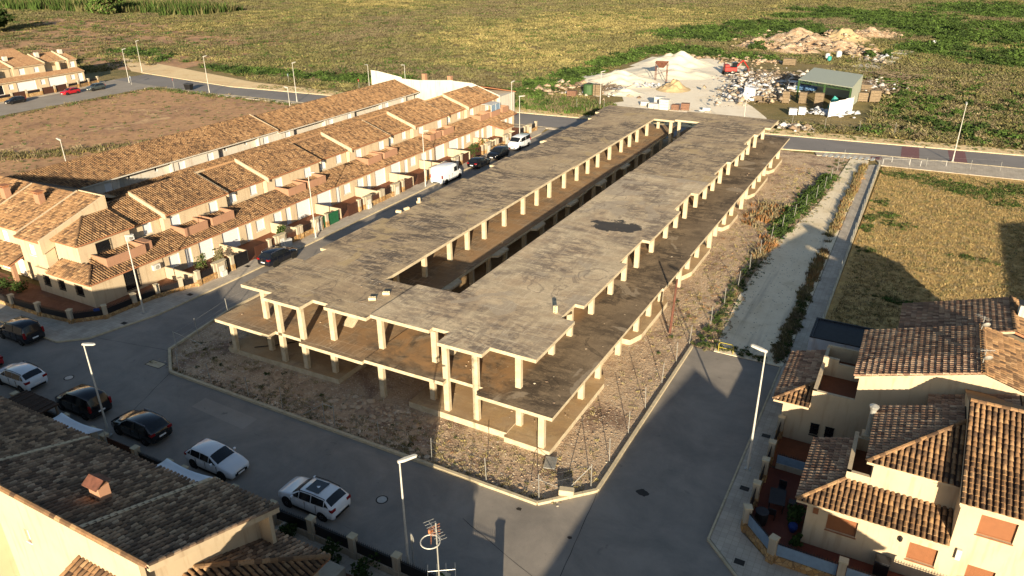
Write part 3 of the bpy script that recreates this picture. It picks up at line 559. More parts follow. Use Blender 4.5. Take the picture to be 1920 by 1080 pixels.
# ---- end block whose tall blank gable closes both rows
E = thing('gable_house', 'tall white blank gable wall with two small chimneys closing the far end of the rows', 'house', (0, 0, 0))
wall(E, (-104.4, 129.45), (-73.2, 129.45), 0, 5.9, mat='white_render', gable=[(31.2, 5.9), (25, 7.8), (20.5, 7.9), (20.4, 8.0), (12, 7.4), (8, 7.4), (7.9, 7.7), (2, 8.5), (0, 8.6), (0, 5.9)])
m = MB(); m.prism([(-104.4, 129.75), (-73.2, 129.75), (-73.2, 135.5), (-104.4, 134)], 0, 5.6); m.build('house_body', 'white_render', E)
roof(E, [(-104.4, 135.2, 5.6), (-73.2, 136.2, 5.6), (-76, 129.8, 7.2), (-104.4, 129.8, 7.2)][::1])
for x in (-91.5, -85.3):
    m = MB(); m.box(x-.4, x+.4, 130.2, 131, 6, 8.6); m.build('chimney', 'terracotta_render', E)
# ---- corner house and its neighbours facing the near street
K = thing('corner_house', 'cream corner house with hipped tiled roof and black barred windows', 'house', (0, 0, 0))
wall(K, (-79.0, 39.85), (-69.8, 39.85), 0, 2.9, [(1.2, 2.2, 1.1, 2.2, 'bars'), (3.7, 4.7, 1.1, 2.2, 'bars'), (6.5, 7.7, 1.1, 2.2, 'bars')])
wall(K, (-69.8, 39.85), (-69.8, 48.25), 0, 2.9, [(3.6, 5.3, .5, 2.5, 'bars')])
wall(K, (-76.9, 41.35), (-73.0, 41.35), 3.2, 5.75); wall(K, (-73.0, 41.35), (-73.0, 47.3), 3.0, 5.75, [(1.9, 3.6, 3.45, 5.35, 'bars')])
wall(K, (-73.0, 47.3), (-73.7, 47.3), 3, 5.7); wall(K, (-73.75, 47.3), (-73.75, 48.28), 3, 5.7); wall(K, (-76.95, 40.2), (-76.95, 41.3), 3.0, 5.75)
wall(K, (-81.2, 40.2), (-77.0, 40.2), 3.0, 5.75, [(1.5, 2.5, 4.0, 5.2, 'shutter')])
balcony(K, -73.0, -70.5, 42.5, 47.1, 3.45, .95)
roof(K, [(-76.75, 40.95, 5.9), (-72.55, 40.95, 5.9), (-77.4, 45.4, 7.35)])
roof(K, [(-72.55, 40.95, 5.9), (-72.55, 47.7, 5.9), (-77.45, 47.9, 7.35), (-77.4, 45.4, 7.35)])
roof(K, [(-73.3, 47.72, 5.8), (-73.3, 48.28, 5.8), (-77.9, 48.28, 7.3), (-77.9, 47.9, 7.3)])
ridge(K, (-72.6, 41, 5.93), (-77.4, 45.4, 7.38)); 
roof(K, [(-81.25, 39.85, 5.9), (-76.98, 39.85, 5.9), (-76.98, 47.6, 8.45), (-81.25, 47.6, 8.45)])
parapet(K, (-76.9, 39.85, 5.9), (-76.9, 47.8, 8.45), .26, .22, deep=1.3); parapet(K, (-81.3, 40.2, 5.95), (-81.3, 47.7, 8.45), .22, .22)
m = MB(); m.quad((-76.75, 41, 5.5), (-76.75, 47.8, 5.5), (-76.75, 47.8, 8.5), (-76.75, 41, 6.2)); m.quad((-81.3, 47.85, 3), (-76.7, 47.85, 3), (-76.7, 47.85, 8.7), (-81.3, 47.85, 8.7)); m.box(-84.3, -77.0, 41.6, 47.8, 0, 5.6); m.build('inner_wall', 'cream_render', K)
roof(K, [(-76.3, 39.35, 2.95), (-69.2, 39.35, 2.95), (-71.5, 41.3, 3.75), (-76.3, 41.3, 3.75)], name='low_roof')
roof(K, [(-69.2, 39.35, 2.95), (-69.2, 48.28, 2.95), (-73.0, 48.28, 4.0), (-73.0, 42.4, 4.0), (-71.5, 41.3, 3.75)], name='low_roof')
ridge(K, (-69.2, 39.35, 2.98), (-71.6, 41.35, 3.8))
m = MB(); m.obox((-73.0+.3, 47.0, 4.5), .32, .85, .6); m.build('air_conditioner', 'white_plastic', K); m = MB(); m.tube((-72.53, 47.0, 4.8), (-72.5, 47.0, 4.8), .22, n=14); m.build('fan_grille', 'galvanised', K)
m = MB(); m.obox((-69.6, 47.2, 1.6), .32, .85, .6); m.build('air_conditioner', 'white_plastic', K); m = MB(); m.tube((-69.43, 47.2, 1.9), (-69.4, 47.2, 1.9), .22, n=14); m.build('fan_grille', 'galvanised', K)
m = MB(); m.box(-72.6, -70.9, 47.4, 48.2, 3.4, 4.4); m.build('balcony', 'terracotta_render', K)
# houses further left on the near street
for j, (x0, x1, lab) in enumerate([(-89.6, -81.4, 'cream house left of the corner house, its big roof carrying two square chimneys'), (-98, -89.7, 'cream house at the left edge of the picture, two doors from the corner house')]):
    T = thing('street_house', lab, 'house', (0, 0, 0))
    wall(T, (x0, 41.4), (x1, 41.4), 0, 5.75, [(3.0, 4.1, 4.0, 5.2, 'shutter'), (6.2, 7.2, 3.9, 5.2, 'shutter'), (.8, 2.6, .2, 2.2, 'garage'), (4.2, 5.6, .2, 2.2, 'door')])
    roof(T, [(x0, 41.0, 5.9), (x1, 41.0, 5.9), (x1, 47.6, 8.2), (x0, 47.6, 8.2)])
    roof(T, [(x0, 38.6, 2.95), (x1-(1.9 if j == 0 else 0)+1.9, 38.6, 2.95), (x1, 41.3, 3.8), (x0, 41.3, 3.8)], name='low_roof')
    m = MB(); m.box(x0, x1-.1, 41.8, 54, 0, 5.6); m.build('house_body', 'cream_render', T); m = MB(); m.quad((x0, 47.6, 8.15), (x1, 47.6, 8.15), (x1, 54, 5.7), (x0, 54, 5.7)); m.build('rear_roof', 'clay_tiles', T)
    [MB().box(xx, xx+.4, 38.9, 39.3, 0, 2.9).build('porch_post', 'terracotta_render', T) for xx in (x0+.1, x1-.5)]
    if j == 0: cxs = ((-84.6, 45.3),)
    else: cxs = ((-90.4, 44.9),)
    for cx_, cy_ in cxs:
        m = MB(); m.box(cx_-.45, cx_+.45, cy_-.35, cy_+.35, 6.8, 8.5); ch = m.build('chimney', 'terracotta_render', T)
        m = MB(); m.box(cx_-.55, cx_+.55, cy_-.45, cy_+.45, 8.72, 8.8); m.box(cx_-.4, cx_-.3, cy_-.3, cy_+.3, 8.5, 8.72); m.box(cx_+.3, cx_+.4, cy_-.3, cy_+.3, 8.5, 8.72); m.build('chimney_cap', 'orange_cornice', ch)
    parapet(T, (x0, 41.1, 5.95), (x0, 47.6, 8.2), .2, .2)
# ================================================================ fences of the left row
def fence(name, label, pts, pill, seg, base_h=.55, top=1.5, panel='black_metal', base='stone_veneer', group=None, gap=()):
    """pts: polyline; pillars at every vertex listed; seg[i]: kind of the bay after pillar i"""
    T = thing(name, label, 'fence', (0, 0, 0), 0, group); n = 0
    for i, (x, y) in enumerate(pts):
        if pill[i]:
            a, b = pts[max(i-1, 0)], pts[min(i+1, len(pts)-1)]; rz = math.atan2(b[1]-a[1], b[0]-a[0]); m = MB(); m.obox((x, y, 0), .42, .42, top+.15, rz); p = m.build('pillar', 'pillar_render', T)
            m = MB(); m.obox((x, y, top+.153), .5, .5, .07, rz); m.build('pillar_cap', 'kerb_concrete', p); m = MB(); m.obox((x, y, -.01), .46, .46, base_h+.1, rz); m.build('pillar_base', base, p)
        if i == len(pts)-1: break
        x1, y1 = pts[i+1]; L = math.hypot(x1-x, y1-y); rz = math.atan2(y1-y, x1-x); cx_, cy_ = (x+x1)/2, (y+y1)/2; k = seg[i]
        if k in ('panel', 'bars', 'blue', 'brown'):
            m = MB(); m.obox((cx_, cy_, 0), L-.48, .22, base_h, rz); m.build('base_wall', base, T)
            m = MB(); m.obox((cx_, cy_, base_h), L-.5, .04, top-base_h-.25 if k != 'bars' else .05, rz)
            nb = int((L-.5)/.14)
            pm = {'blue': 'blue_panel', 'brown': 'brown_metal'}.get(k, panel); q = m.build('fence_panel', pm, T)
            m = MB()
            for j in range(nb+1):
                t = (.25+(L-.5)*j/nb)/L; m.obox((x+(x1-x)*t, y+(y1-y)*t, base_h), .025, .025, top-base_h, rz)
            m.obox((cx_, cy_, top-.18), L-.5, .05, .035, rz); m.build('fence_bars', pm if k != 'blue' else 'black_metal', q, kind='stuff')
        elif k in ('gate', 'greengate', 'blackgate', 'door', 'blackdoor', 'greendoor'):
            col = 'green_metal' if 'green' in k else 'black_metal' if 'black' in k else 'brown_metal'; nl = 2 if 'gate' in k else 1
            for j in range(nl):
                t = (.27+(L-.54)*(j+.5)/nl)/L; w = (L-.54)/nl-.03; c = (x+(x1-x)*t, y+(y1-y)*t, .06); m = MB(); m.obox(c, w, .05, top, rz); g = m.build('gate_leaf', col, T)
                m = MB()
                for z in (.15, .55, .95, 1.35): m.obox((c[0], c[1], z), w, .09, .05, rz)
                m.build('gate_rail', col, g)
    return T
# corner house fence
fence('garden_fence', 'stone based fence with black panels and cream pillars round the corner house garden', [(-100, 36.0), (-95.5, 36.0), (-91, 36.0), (-86.5, 36.0), (-82, 36.0), (-77.5, 36.05), (-73.3, 36.2), (-69.0, 36.7), (-66.9, 38.9), (-66.7, 42.0), (-66.5, 44.6), (-65.7, 46.9), (-65.2, 48.4)], [1]*13, ['panel']*12, .5, 1.35)
FL = ['black', 'brown, second from the corner', 'green', 'brown, just past the green gates', 'brown with open bars', 'brown, hidden behind the white van', 'brown, beyond the white van', 'brown, behind the pair of black cars', 'brown, by the orange shrub', 'black, at the end of the street']
for i in range(10):
    y0, y1 = HB[i], HB[i+1]; s = 1 if i % 2 == 0 else -1; f = (lambda u: y0+u) if s > 0 else (lambda u: y1-u)
    us = [0, 2.4, 3.9, 4.9, 7.3, y1-y0]; g = {0: ('blackdoor', 'blackgate'), 2: ('greendoor', 'greengate'), 9: ('blackdoor', 'blackgate')}.get(i, ('door', 'gate'))
    pk = 'panel' if i in (0, 9) else 'brown' if i in (1, 3) else 'bars'
    fence('front_fence', 'street fence of one row house, gates '+FL[i], [(-65.0, f(u)) for u in (.3, 2.6, 3.9, 5.0, 7.6)], [1, 1, 1, 1, 0], [pk, g[0], 'panel' if 0 else 'none', g[1]] if 0 else [pk, 'none', g[0], g[1]], .75, 1.6, group='street fences of the row houses')
    T = thing('meter_box_pillar', 'pale meter box pillar in the fence of the row house with gates '+FL[i], 'pillar', (-64.95, f(3.25), 0), 0, 'meter pillars along the street fences'); m = MB(); m.box(-.3, .3, -.55, .55, 0, 1.75); m.build('pillar', 'pillar_render', T)
    m = MB(); m.box(.3, .34, -.32, .32, .25, 1.35); m.build('meter_door', 'white_plastic', T); m = MB(); m.box(-.36, .36, -.62, .62, 1.753, 1.83); m.build('pillar_cap', 'kerb_concrete', T)
    # terrace wall between neighbours
    m = MB(); m.box(-69.7, -65.3, y0-.08, y0+.08, 0, 1.5); tag(m.build('garden_wall', 'cream_render'), 'low cream wall dividing two front terraces, on the near side of the house with gates '+FL[i], 'wall', 'walls between the front terraces')
m = MB(); m.box(-69.9, -65.2, 48.3, 129, .05, .14); tag(m.build('terrace', 'terrace_brown_tiles'), kind='structure')
sheet('garden_ground', [(-100, 36.2), (-69.2, 36.9), (-67.1, 39), (-66.9, 44.6), (-65.9, 47), (-65.3, 48.2), (-69.9, 48.2), (-69.9, 40), (-100, 41)], .15, 'house_garden_soil')
# ================================================================ near houses, lower left
def nhouse(name, label, group=None): return thing(name, label, 'house', (0, 0, 0), 0, group)
RY, RZ = 14.4, 8.45
def street_roof(T, x0, x1, ey, near=None):
    ez = RZ-.327*(ey-RY)
    roof(T, [(x1, ey, ez), (x0, ey, ez), (x0, RY, RZ), (x1, RY, RZ)], 'mottled_dark_tiles', near, fascia='terracotta_render')
    wall(T, (x1, ey-.5), (x0, ey-.5), 0, ez-.12, [(.8, 2.0, 3.9, 5.1, 'shutter'), (.8, 2.2, .9, 2.2, 'shutter')])
def lit_wall(T, x0, x1, holes=()): wall(T, (x0, RY-.1), (x1, RY-.1), 0, RZ-.1, holes)
nr = []
A1 = nhouse('end_house', 'cream end house at the lower left, its street side roof ending in a sunlit verge')
street_roof(A1, -31.6, -26.6, 22.0, nr); street_roof(A1, -34.9, -31.6, 21.0, nr); lit_wall(A1, -34.9, -27.2)
parapet(A1, (-26.66, 22.0, 5.97), (-26.66, RY, RZ), .2, .1, 'cream_render', 'verge'); parapet(A1, (-31.6, 21.9, 6.0), (-31.6, RY, RZ), .26, .14, 'cream_render')
wall(A1, (-27.5, RY), (-27.5, 21.5), 0, 5.9, gable=[(7.1, 5.95), (0, 8.2)])
ridge(A1, (-34.9, RY, RZ), (-26.7, RY, RZ), 'clay_tiles', .15); ridge(A1, (-26.6, 22.0, 6.02), (-26.6, RY, RZ+.06), 'mottled_dark_tiles', .12)
P0 = (-23.7, 22.4, 3.4); P1 = (-27.45, 17.05, 5.64)
roof(A1, [P0, (-28.7, 22.4, 3.4), (-28.7, 21.6, 3.73), (-27.45, 21.6, 3.73), P1], 'mottled_dark_tiles', nr, name='low_roof')
roof(A1, [(-23.7, 10, 3.4), P0, P1, (-27.45, 10, 5.64)], 'clay_tiles', nr, name='low_roof'); ridge(A1, P0, P1, 'clay_tiles', .16)
wall(A1, (-24.2, 10), (-24.2, 21.9), 0, 3.3); wall(A1, (-24.2, 21.9), (-27.5, 21.9), 0, 3.3)
roof(A1, [(-32.2, 10.8, 5.3), (-27.8, 10.8, 5.3), (-27.8, 14.25, 6.6), (-32.2, 14.25, 6.6)], 'clay_tiles', nr, name='low_roof'); m = MB(); m.box(-31.9, -28.1, 11, 14.2, 0, 5.2); m.build('house_body', 'cream_render', A1)
finish_near(nr, 300)
m = MB(); m.box(-34.1, -33.25, 16.6, 17.2, 7.2, 8.6); ch = m.build('chimney', 'terracotta_render', A1)
m = MB(); m.add([(-34.25, 16.4, 8.66), (-33.1, 16.4, 8.66), (-33.1, 16.9, 9.0), (-34.25, 16.9, 9.0), (-34.25, 16.4, 8.6), (-33.1, 16.4, 8.6), (-33.1, 16.9, 8.94), (-34.25, 16.9, 8.94)], [(0, 1, 2, 3), (7, 6, 5, 4), (0, 4, 5, 1), (1, 5, 6, 2), (2, 6, 7, 3), (3, 7, 4, 0)])
m.add([(-34.25, 16.9, 9.0), (-33.1, 16.9, 9.0), (-33.1, 17.4, 8.68), (-34.25, 17.4, 8.68)], [(0, 1, 2, 3)]); m.build('chimney_cap', 'rusty_iron', ch)
nr = []
A2 = nhouse('terraced_house', 'cream terraced house left of the end house, under a dark mottled roof'); street_roof(A2, -43.1, -34.9, 20.9, nr)
lit_wall(A2, -39.2, -34.9, [(2.35, 2.75, 5.5, 6.35, 'tiny')]); parapet(A2, (-41, 20.85, 6.35), (-41, RY, RZ), .26, .14, 'cream_render'); finish_near(nr, 300)
ridge(A2, (-43.1, RY, RZ), (-34.9, RY, RZ), 'clay_tiles', .15)
wall(A2, (-39.2, 4), (-39.2, RY-.1), 0, 7.8); roof(A2, [(-38.9, 4, 7.7), (-38.9, RY-.5, 7.7), (-44, RY-.5, 9.0), (-44, 4, 9.0)], 'clay_tiles')
m = MB(); m.box(-43, -39.5, 4, 14, 0, 7.5); m.box(-43, -28.4, 14.7, 20, 0, 5.5); m.build('house_body', 'cream_render', A2)
for j, (x0, x1) in enumerate([(-51.2, -43.1), (-59.3, -51.2), (-67.4, -59.3)]):
    T = nhouse('terraced_house', ['cream terraced house at the left edge, roof behind the thatched pergola', 'cream terraced house beyond the left edge, second from the pergola', 'cream terraced house beyond the left edge, at the street corner'][j])
    street_roof(T, x0, x1, 20.9); lit_wall(T, x0, x1); m = MB(); m.box(x0+.1, x1-.1, 14.7, 20, 0, 5.5); m.build('house_body', 'cream_render', T); ridge(T, (x0, RY, RZ), (x1, RY, RZ))
B = nhouse('facing_house', 'cream house just below the picture, between the antenna mast and the street')
roof(B, [(-15, 6.5, 6.0), (-23.4, 6.5, 6.0), (-23.4, 14.6, 8.4), (-15, 14.6, 8.4)]); m = MB(); m.box(-23.3, -15.1, 6.8, 14.5, 0, 5.9); m.build('house_body', 'cream_render', B)
wall(B, (-15, 14.5), (-23.4, 14.5), 0, 8.2); m = MB(); m.box(-14.95, -10.2, 5, 12.3, 0, 5.65); m.build('side_wing', 'cream_render', B)
roof(B, [(-10, 12.5, 5.7), (-14.9, 12.5, 5.7), (-14.9, 8.5, 6.6), (-10, 8.5, 6.6)])
m = MB(); m.box(-15.2, -14.2, 14.55, 20.2, 0, 3.4); m.build('porch', 'cream_render', B)
B3 = nhouse('facing_house', 'cream gabled house just below the picture, opposite the corner yard')
roof(B3, [(-1.7, 22.4, 6.0), (-1.7, 2, 6.0), (5.1, 2, 8.7), (5.1, 22.4, 8.7)]); roof(B3, [(12, 2, 6.0), (12, 22.4, 6.0), (5.1, 22.4, 8.7), (5.1, 2, 8.7)]); wall(B3, (11.6, 22.1), (-1.3, 22.1), 0, 6.0, gable=[(12.9, 6.1), (6.5, 8.5), (0, 6.1)]); m = MB(); m.box(-1.3, 11.6, 2.2, 21.8, 0, 5.8); m.build('house_body', 'cream_render', B3)
AM = thing('antenna_mast', 'tall thin antenna mast with orange aerials in front of the street, lower centre', 'antenna', (-14.7, 20, 3.4))
m = MB(); m.tube((0, 0, 0), (0, 0, 8.2), .04, .03, 6); m.build('mast', 'galvanised', AM)
def yagi(parent, z, L, n, rz, mat='galvanised', w=.5):
    m = MB(); d = Vector((math.cos(rz), math.sin(rz), 0)); s = Vector((-d.y, d.x, 0)); c = Vector((0, 0, z)); m.tube(c-d*L*.4, c+d*L*.6, .015, n=5)
    for i in range(n): p = c+d*(L*(i/(n-1)-.4)); m.tube(p-s*w/2, p+s*w/2, .011, n=4)
    return m.build('aerial', mat, parent)
yagi(AM, 3.3+2.2, 1.2, 4, .6, w=.8); yagi(AM, 7.7, 1.3, 8, 2.6); 
m = MB()
for s_ in (-1, 1):
    for i in range(5): m.tube((-.25, s_*.02, 7.4+.1*i), (-.05, s_*.35, 7.3+.14*i), .012, n=4)
m.obox((-.3, 0, 7.5), .16, .12, .2); m.build('reflector', 'orange_plastic', AM)
m = MB(); 
for k in range(20): a0, a1 = 2*math.pi*k/20, 2*math.pi*(k+1)/20; m.tube((-.35+.42*math.cos(a0), .42*math.sin(a0), 7.0), (-.35+.42*math.cos(a1), .42*math.sin(a1), 7.0), .03, n=5)
m.build('ring_aerial', 'lamp_white', AM)
# ---- near fence along the street, sails, pergola
fence('garden_fence', 'cream walled fence with black railings between the near houses and the parked cars', [(-58.5, 25.3), (-55.3, 25.3), (-52.1, 25.3), (-48.75, 25.15), (-47.3, 25.1), (-43.97, 25.14), (-40.6, 25.2), (-39.1, 25.2), (-36.2, 25.3), (-34.6, 25.4), (-31.3, 25.45), (-28.2, 25.55), (-24.95, 25.55), (-21.7, 25.55), (-18.4, 25.55), (-15.1, 25.55)],
      [1]*16, ['panel', 'panel', 'panel', 'none', 'gate', 'panel', 'none', 'door', 'panel', 'panel', 'panel', 'panel', 'panel', 'panel', 'panel'], .55, 1.55, base='pillar_render')
def sail(name, label, pts, mat, sag):
    n = 8; vs = []; fs = []
    for i in range(n+1):
        for j in range(n+1):
            u, v = i/n, j/n; a = Vector(pts[0]).lerp(Vector(pts[1]), v); b = Vector(pts[3]).lerp(Vector(pts[2]), v); p = a.lerp(b, u)
            c = (Vector(pts[0])+Vector(pts[1])+Vector(pts[2])+Vector(pts[3]))/4; e = max(abs(u-.5), abs(v-.5))*2; k = 4*u*(1-u)*(1 if v in (0, 1) else 0)+4*v*(1-v)*(1 if u in (0, 1) else 0)
            p = p+(c-p)*.16*(4*u*(1-u)*(2*v-1)**2+4*v*(1-v)*(2*u-1)**2)*.8; p.z -= sag*(u*(1-u)*4*.5+v*(1-v)*4*.5); vs.append(p)
    fs = [(i*(n+1)+j, (i+1)*(n+1)+j, (i+1)*(n+1)+j+1, i*(n+1)+j+1) for i in range(n) for j in range(n)]
    m = MB(); m.add(vs, fs); T = thing(name, label, 'shade sail', (0, 0, 0)); q = m.build('cloth', mat, T, smooth=True); so = q.modifiers.new('s', 'SOLIDIFY'); so.thickness = .01
    m = MB(); 
    for p in (pts[1], pts[2]): m.tube((p[0], p[1], 0), p, .03, n=6)
    m.build('pole', 'galvanised', T); return T
sail('shade_sail', 'white shade sail stretched behind the fence next to the thatched pergola', [(-51.9, 22.9, 2.75), (-51.4, 24.8, 2.5), (-46.8, 24.9, 2.45), (-47.7, 22.9, 2.6)], 'shade_cloth', .3)
sail('shade_sail', 'white shade sail behind the fence beside the white hatchback facing right', [(-40.7, 23.0, 2.8), (-40.0, 24.8, 2.5), (-35.5, 24.95, 2.45), (-36.2, 23.2, 2.6)], 'shade_cloth', .3)
T = thing('pergola', 'flat dark thatched pergola roof at the left edge beside the white shade sail', 'pergola', (0, 0, 0)); m = MB()
for i in range(24): m.box(-56.9+i*.17, -56.9+i*.17+.15, 23.2, 25.5, 2.3, 2.42+random.uniform(-.03, .03))
m.build('thatch', 'brown_thatch', T, kind='stuff')
for x, y in ((-56.6, 23.4), (-53, 23.4), (-56.6, 25.3), (-53, 25.3)): m = MB(); m.box(x-.06, x+.06, y-.06, y+.06, 0, 2.28); m.build('post', 'wood_grey', T)
m = MB(); m.box(-67, -15, 21.3, 24.9, .0, .1); tag(m.build('garden_ground', 'house_garden_soil'), kind='structure')
m = MB(); m.box(-29.8, -24.3, 22.6, 24.0, .1, .95); m.box(-30.2, -30.0, 22.6, 25.2, .1, .9); tag(m.build('garden_wall', 'pillar_render'), 'low rendered garden wall behind the black railings under the end house roof', 'wall')
# ================================================================ houses at the right
nr = []
C = nhouse('corner_villa', 'cream corner house at the lower right with brown roller shutters and a tiled yard')
wall(C, (-1.5, 39.45), (14, 39.45), 0, 3.3, [(1.2, 2.85, 1.65, 2.8, 'brown'), (5.6, 7.05, 1.35, 2.6, 'brown'), (8.55, 9.9, .9, 2.3, 'brown')])
wall(C, (5.95, 39.45), (14, 39.45), 3.3, 6.3, [(1.0, 2.7, 4.45, 5.8, 'brown')])
wall(C, (-1.5, 46), (-1.5, 39.46), 0, 3.3, [(2, 3, .15, 2.3, 'door')]); wall(C, (4.4, 46), (-1.5, 46), 0, 3.3); wall(C, (5.95, 41.4), (5.95, 39.45), 3.4, 6.3)
wall(C, (1.5, 41.4), (5.95, 41.4), 3.4, 5.95); wall(C, (1.5, 47.55), (1.5, 41.4), 3.3, 5.95, [(1.0, 1.9, 3.5, 5.4, 'greydoor')]); wall(C, (0.16, 41.42), (1.5, 41.42), 3.9, 4.75, name='terrace_parapet'); wall(C, (.16, 46), (.16, 41.4), 3.3, 4.75, name='terrace_parapet'); wall(C, (.16, 46.0), (1.5, 46.0), 3.3, 4.3, name='terrace_parapet')
m = MB(); m.box(.2, 1.48, 41.7, 46, 3.2, 3.4); m.build('terrace_floor', 'terrace_brown_tiles', C)
roof(C, [(-2.14, 39.1, 3.4), (5.93, 39.1, 3.4), (5.93, 41.4, 4.15), (.16, 41.4, 4.15)], 'clay_tiles', nr, name='low_roof', fascia='cream_render'); roof(C, [(-2.14, 46.0, 3.4), (-2.14, 39.1, 3.4), (.16, 41.4, 4.15), (.16, 46.0, 4.15)], 'red_brown_tiles', nr, name='low_roof', fascia='cream_render')
ridge(C, (-2.16, 39.08, 3.44), (.16, 41.4, 4.19), 'clay_tiles', .14)
roof(C, [(1.1, 41.1, 6.0), (5.85, 41.1, 6.0), (5.85, 45.7, 7.5)], 'clay_tiles', nr, fascia='cream_render'); roof(C, [(1.1, 47.6, 6.0), (1.1, 41.1, 6.0), (5.85, 45.7, 7.5), (5.85, 47.6, 7.5)], 'red_brown_tiles', nr, fascia='cream_render')
ridge(C, (1.08, 41.08, 6.04), (5.85, 45.7, 7.54), 'clay_tiles', .14)
roof(C, [(5.8, 39.15, 6.35), (14, 39.15, 6.35), (14, 46.5, 8.55), (5.8, 46.5, 8.55)], 'clay_tiles', nr, fascia='cream_render'); ridge(C, (5.85, 46.5, 8.55), (14, 46.5, 8.55), 'clay_tiles', .15)
m = MB(); m.quad((14, 46.5, 8.5), (5.8, 46.5, 8.5), (5.8, 50, 7.4), (14, 50, 7.4)); m.build('rear_roof', 'clay_tiles', C)
wall(C, (5.88, 49.9), (5.88, 39.4), 5.9, 6.3, gable=[(10.5, 6.32), (3.4, 8.45), (0, 7.4)])
roof(C, [(4.0, 49.9, 6.4), (4.0, 47.65, 6.4), (8.8, 47.65, 7.87), (8.8, 49.9, 7.87)], 'red_brown_tiles', nr, fascia='cream_render'); wall(C, (4.4, 49.9), (4.4, 46.05), 0, 6.3)
finish_near(nr, 300)
m = MB(); m.box(.55, 1.3, 46.2, 47.0, 0, 4.4); cb = m.build('chimney', 'cream_render', C); m = MB(); m.tube((.92, 46.6, 4.4), (.92, 46.6, 6.3), .2, n=12); m.build('flue_pipe', 'galvanised', cb)
m = MB(); m.lathe((.92, 46.6, 6.3), [(.22, 0), (.24, .1), (.3, .16), (.3, .26), (.05, .4)], 10); m.build('flue_cowl', 'galvanised', cb)
m = MB(); m.box(6.35, 6.6, 39.25, 39.44, 2.5, 3.2); m.build('wall_lamp', 'white_plastic', C); m = MB(); m.lathe((3.6, 39.38, 2.55), [(.03, -.1), (.12, 0), (.12, .22), (.04, .3)], 8); m.build('wall_lamp', 'black_metal', C)
m = MB(); m.box(-1.15, -.85, 39.4, 39.44, 2.55, 3.0); m.build('vent_grille', 'brown_shutter', C)
nr = []
D = nhouse('villa', 'cream house with a wide gable and two walled roof terraces, at right')
wall(D, (-4.85, 50), (-3.05, 50), 0, 3.35); wall(D, (-3.05, 50), (-.3, 50), 0, 4.6, [(.3, .85, .95, 1.95, 'bars'), (1.3, 1.85, .95, 1.95, 'bars')]); wall(D, (-.3, 50), (9.5, 50), 0, 6.5, gable=[(9.8, 7.8), (6.9, 8.72), (0, 6.62)])
wall(D, (-4.85, 57.2), (-4.85, 50), 0, 3.3); wall(D, (-.3, 57.3), (-.3, 50), 3.3, 6.5); wall(D, (-3.05, 57.3), (-3.05, 50), 3.3, 4.6, name='terrace_parapet'); 
m = MB(); m.box(-3.0, -1.9, 54.4, 54.62, 3.6, 5.1); m.box(-1.895, -.32, 54.4, 54.62, 3.6, 4.75); m.build('terrace_parapet', 'cream_render', D); m = MB(); m.box(-3.0, -.32, 57.1, 57.3, 0, 4.75); m.build('terrace_parapet', 'cream_render', D)
m = MB(); m.box(-3.0, -.32, 50.3, 54.39, 3.4, 3.6); m.box(-3.0, -.32, 54.63, 57.09, 3.4, 3.6); m.build('terrace_floor', 'terrace_brown_tiles', D)
roof(D, [(-5.5, 49.5, 3.4), (-3.07, 49.5, 3.4), (-3.07, 51.9, 4.17)], 'clay_tiles', nr, name='low_roof', fascia='cream_render'); roof(D, [(-5.5, 57.3, 3.4), (-5.5, 49.5, 3.4), (-3.07, 51.9, 4.17), (-3.07, 57.3, 4.17)], 'red_brown_tiles', nr, name='low_roof', fascia='cream_render')
ridge(D, (-5.5, 49.5, 3.44), (-3.1, 51.87, 4.2), 'clay_tiles', .13)
roof(D, [(-.6, 57.3, 6.55), (-.6, 49.85, 6.55), (6.6, 49.85, 8.75), (6.6, 57.3, 8.75)], 'red_brown_tiles', nr, fascia='cream_render'); roof(D, [(14, 49.85, 6.5), (14, 57.3, 6.5), (6.6, 57.3, 8.75), (6.6, 49.85, 8.75)], 'clay_tiles', nr, fascia='cream_render')
ridge(D, (6.6, 49.8, 8.77), (6.6, 57.4, 8.77), 'clay_tiles', .15); finish_near(nr, 300)
for y, z in ((56.3, 8.8), (51.2, 8.8)):
    a = thing('antenna', 'dish and aerial on the wide gabled house ridge, '+('farther' if y > 55 else 'nearer')+' of the two', 'antenna', (6.5, y, z)); m = MB(); m.tube((0, 0, -.2), (0, 0, 1.1), .03, n=6); m.build('mast', 'galvanised', a); yagi(a, 1.0, .9, 6, 2.4 if y > 55 else .4, w=.5)
    m = MB(); m.lathe((0, 0, 0), [(.02, 0), (.14, .03), (.24, .08), (.25, .1)], 14); q = m.build('dish', 'galvanised', a); q.location = (.25, -.15, .5); q.rotation_euler = (rad(60), 0, rad(200))
D2 = nhouse('villa', 'tiled roof house beyond the gabled house at the right edge, with a white chimney')
roof(D2, [(1.6, 63.5, 6.6), (1.6, 57.35, 6.6), (8.6, 57.35, 8.75), (8.6, 63.5, 8.75)], 'red_brown_tiles', fascia='cream_render'); roof(D2, [(15, 57.35, 6.7), (15, 63.5, 6.7), (8.6, 63.5, 8.75), (8.6, 57.35, 8.75)], 'clay_tiles'); m = MB(); m.box(1.9, 14.8, 57.4, 63.2, 0, 6.4); m.build('house_body', 'cream_render', D2)
ridge(D2, (8.6, 57.3, 8.77), (8.6, 63.5, 8.77), 'clay_tiles', .15); m = MB(); m.box(8.9, 9.7, 60.2, 61.0, 8.0, 9.6); m.build('chimney', 'white_render', D2); m = MB(); m.box(8.8, 9.8, 60.1, 61.1, 9.62, 9.7); m.build('chimney_cap', 'dark_membrane', D2)
T = nhouse('flat_roof_annex', 'low annex with flat dark roof and pale bluish wall behind the gabled house'); T['category'] = 'annex'
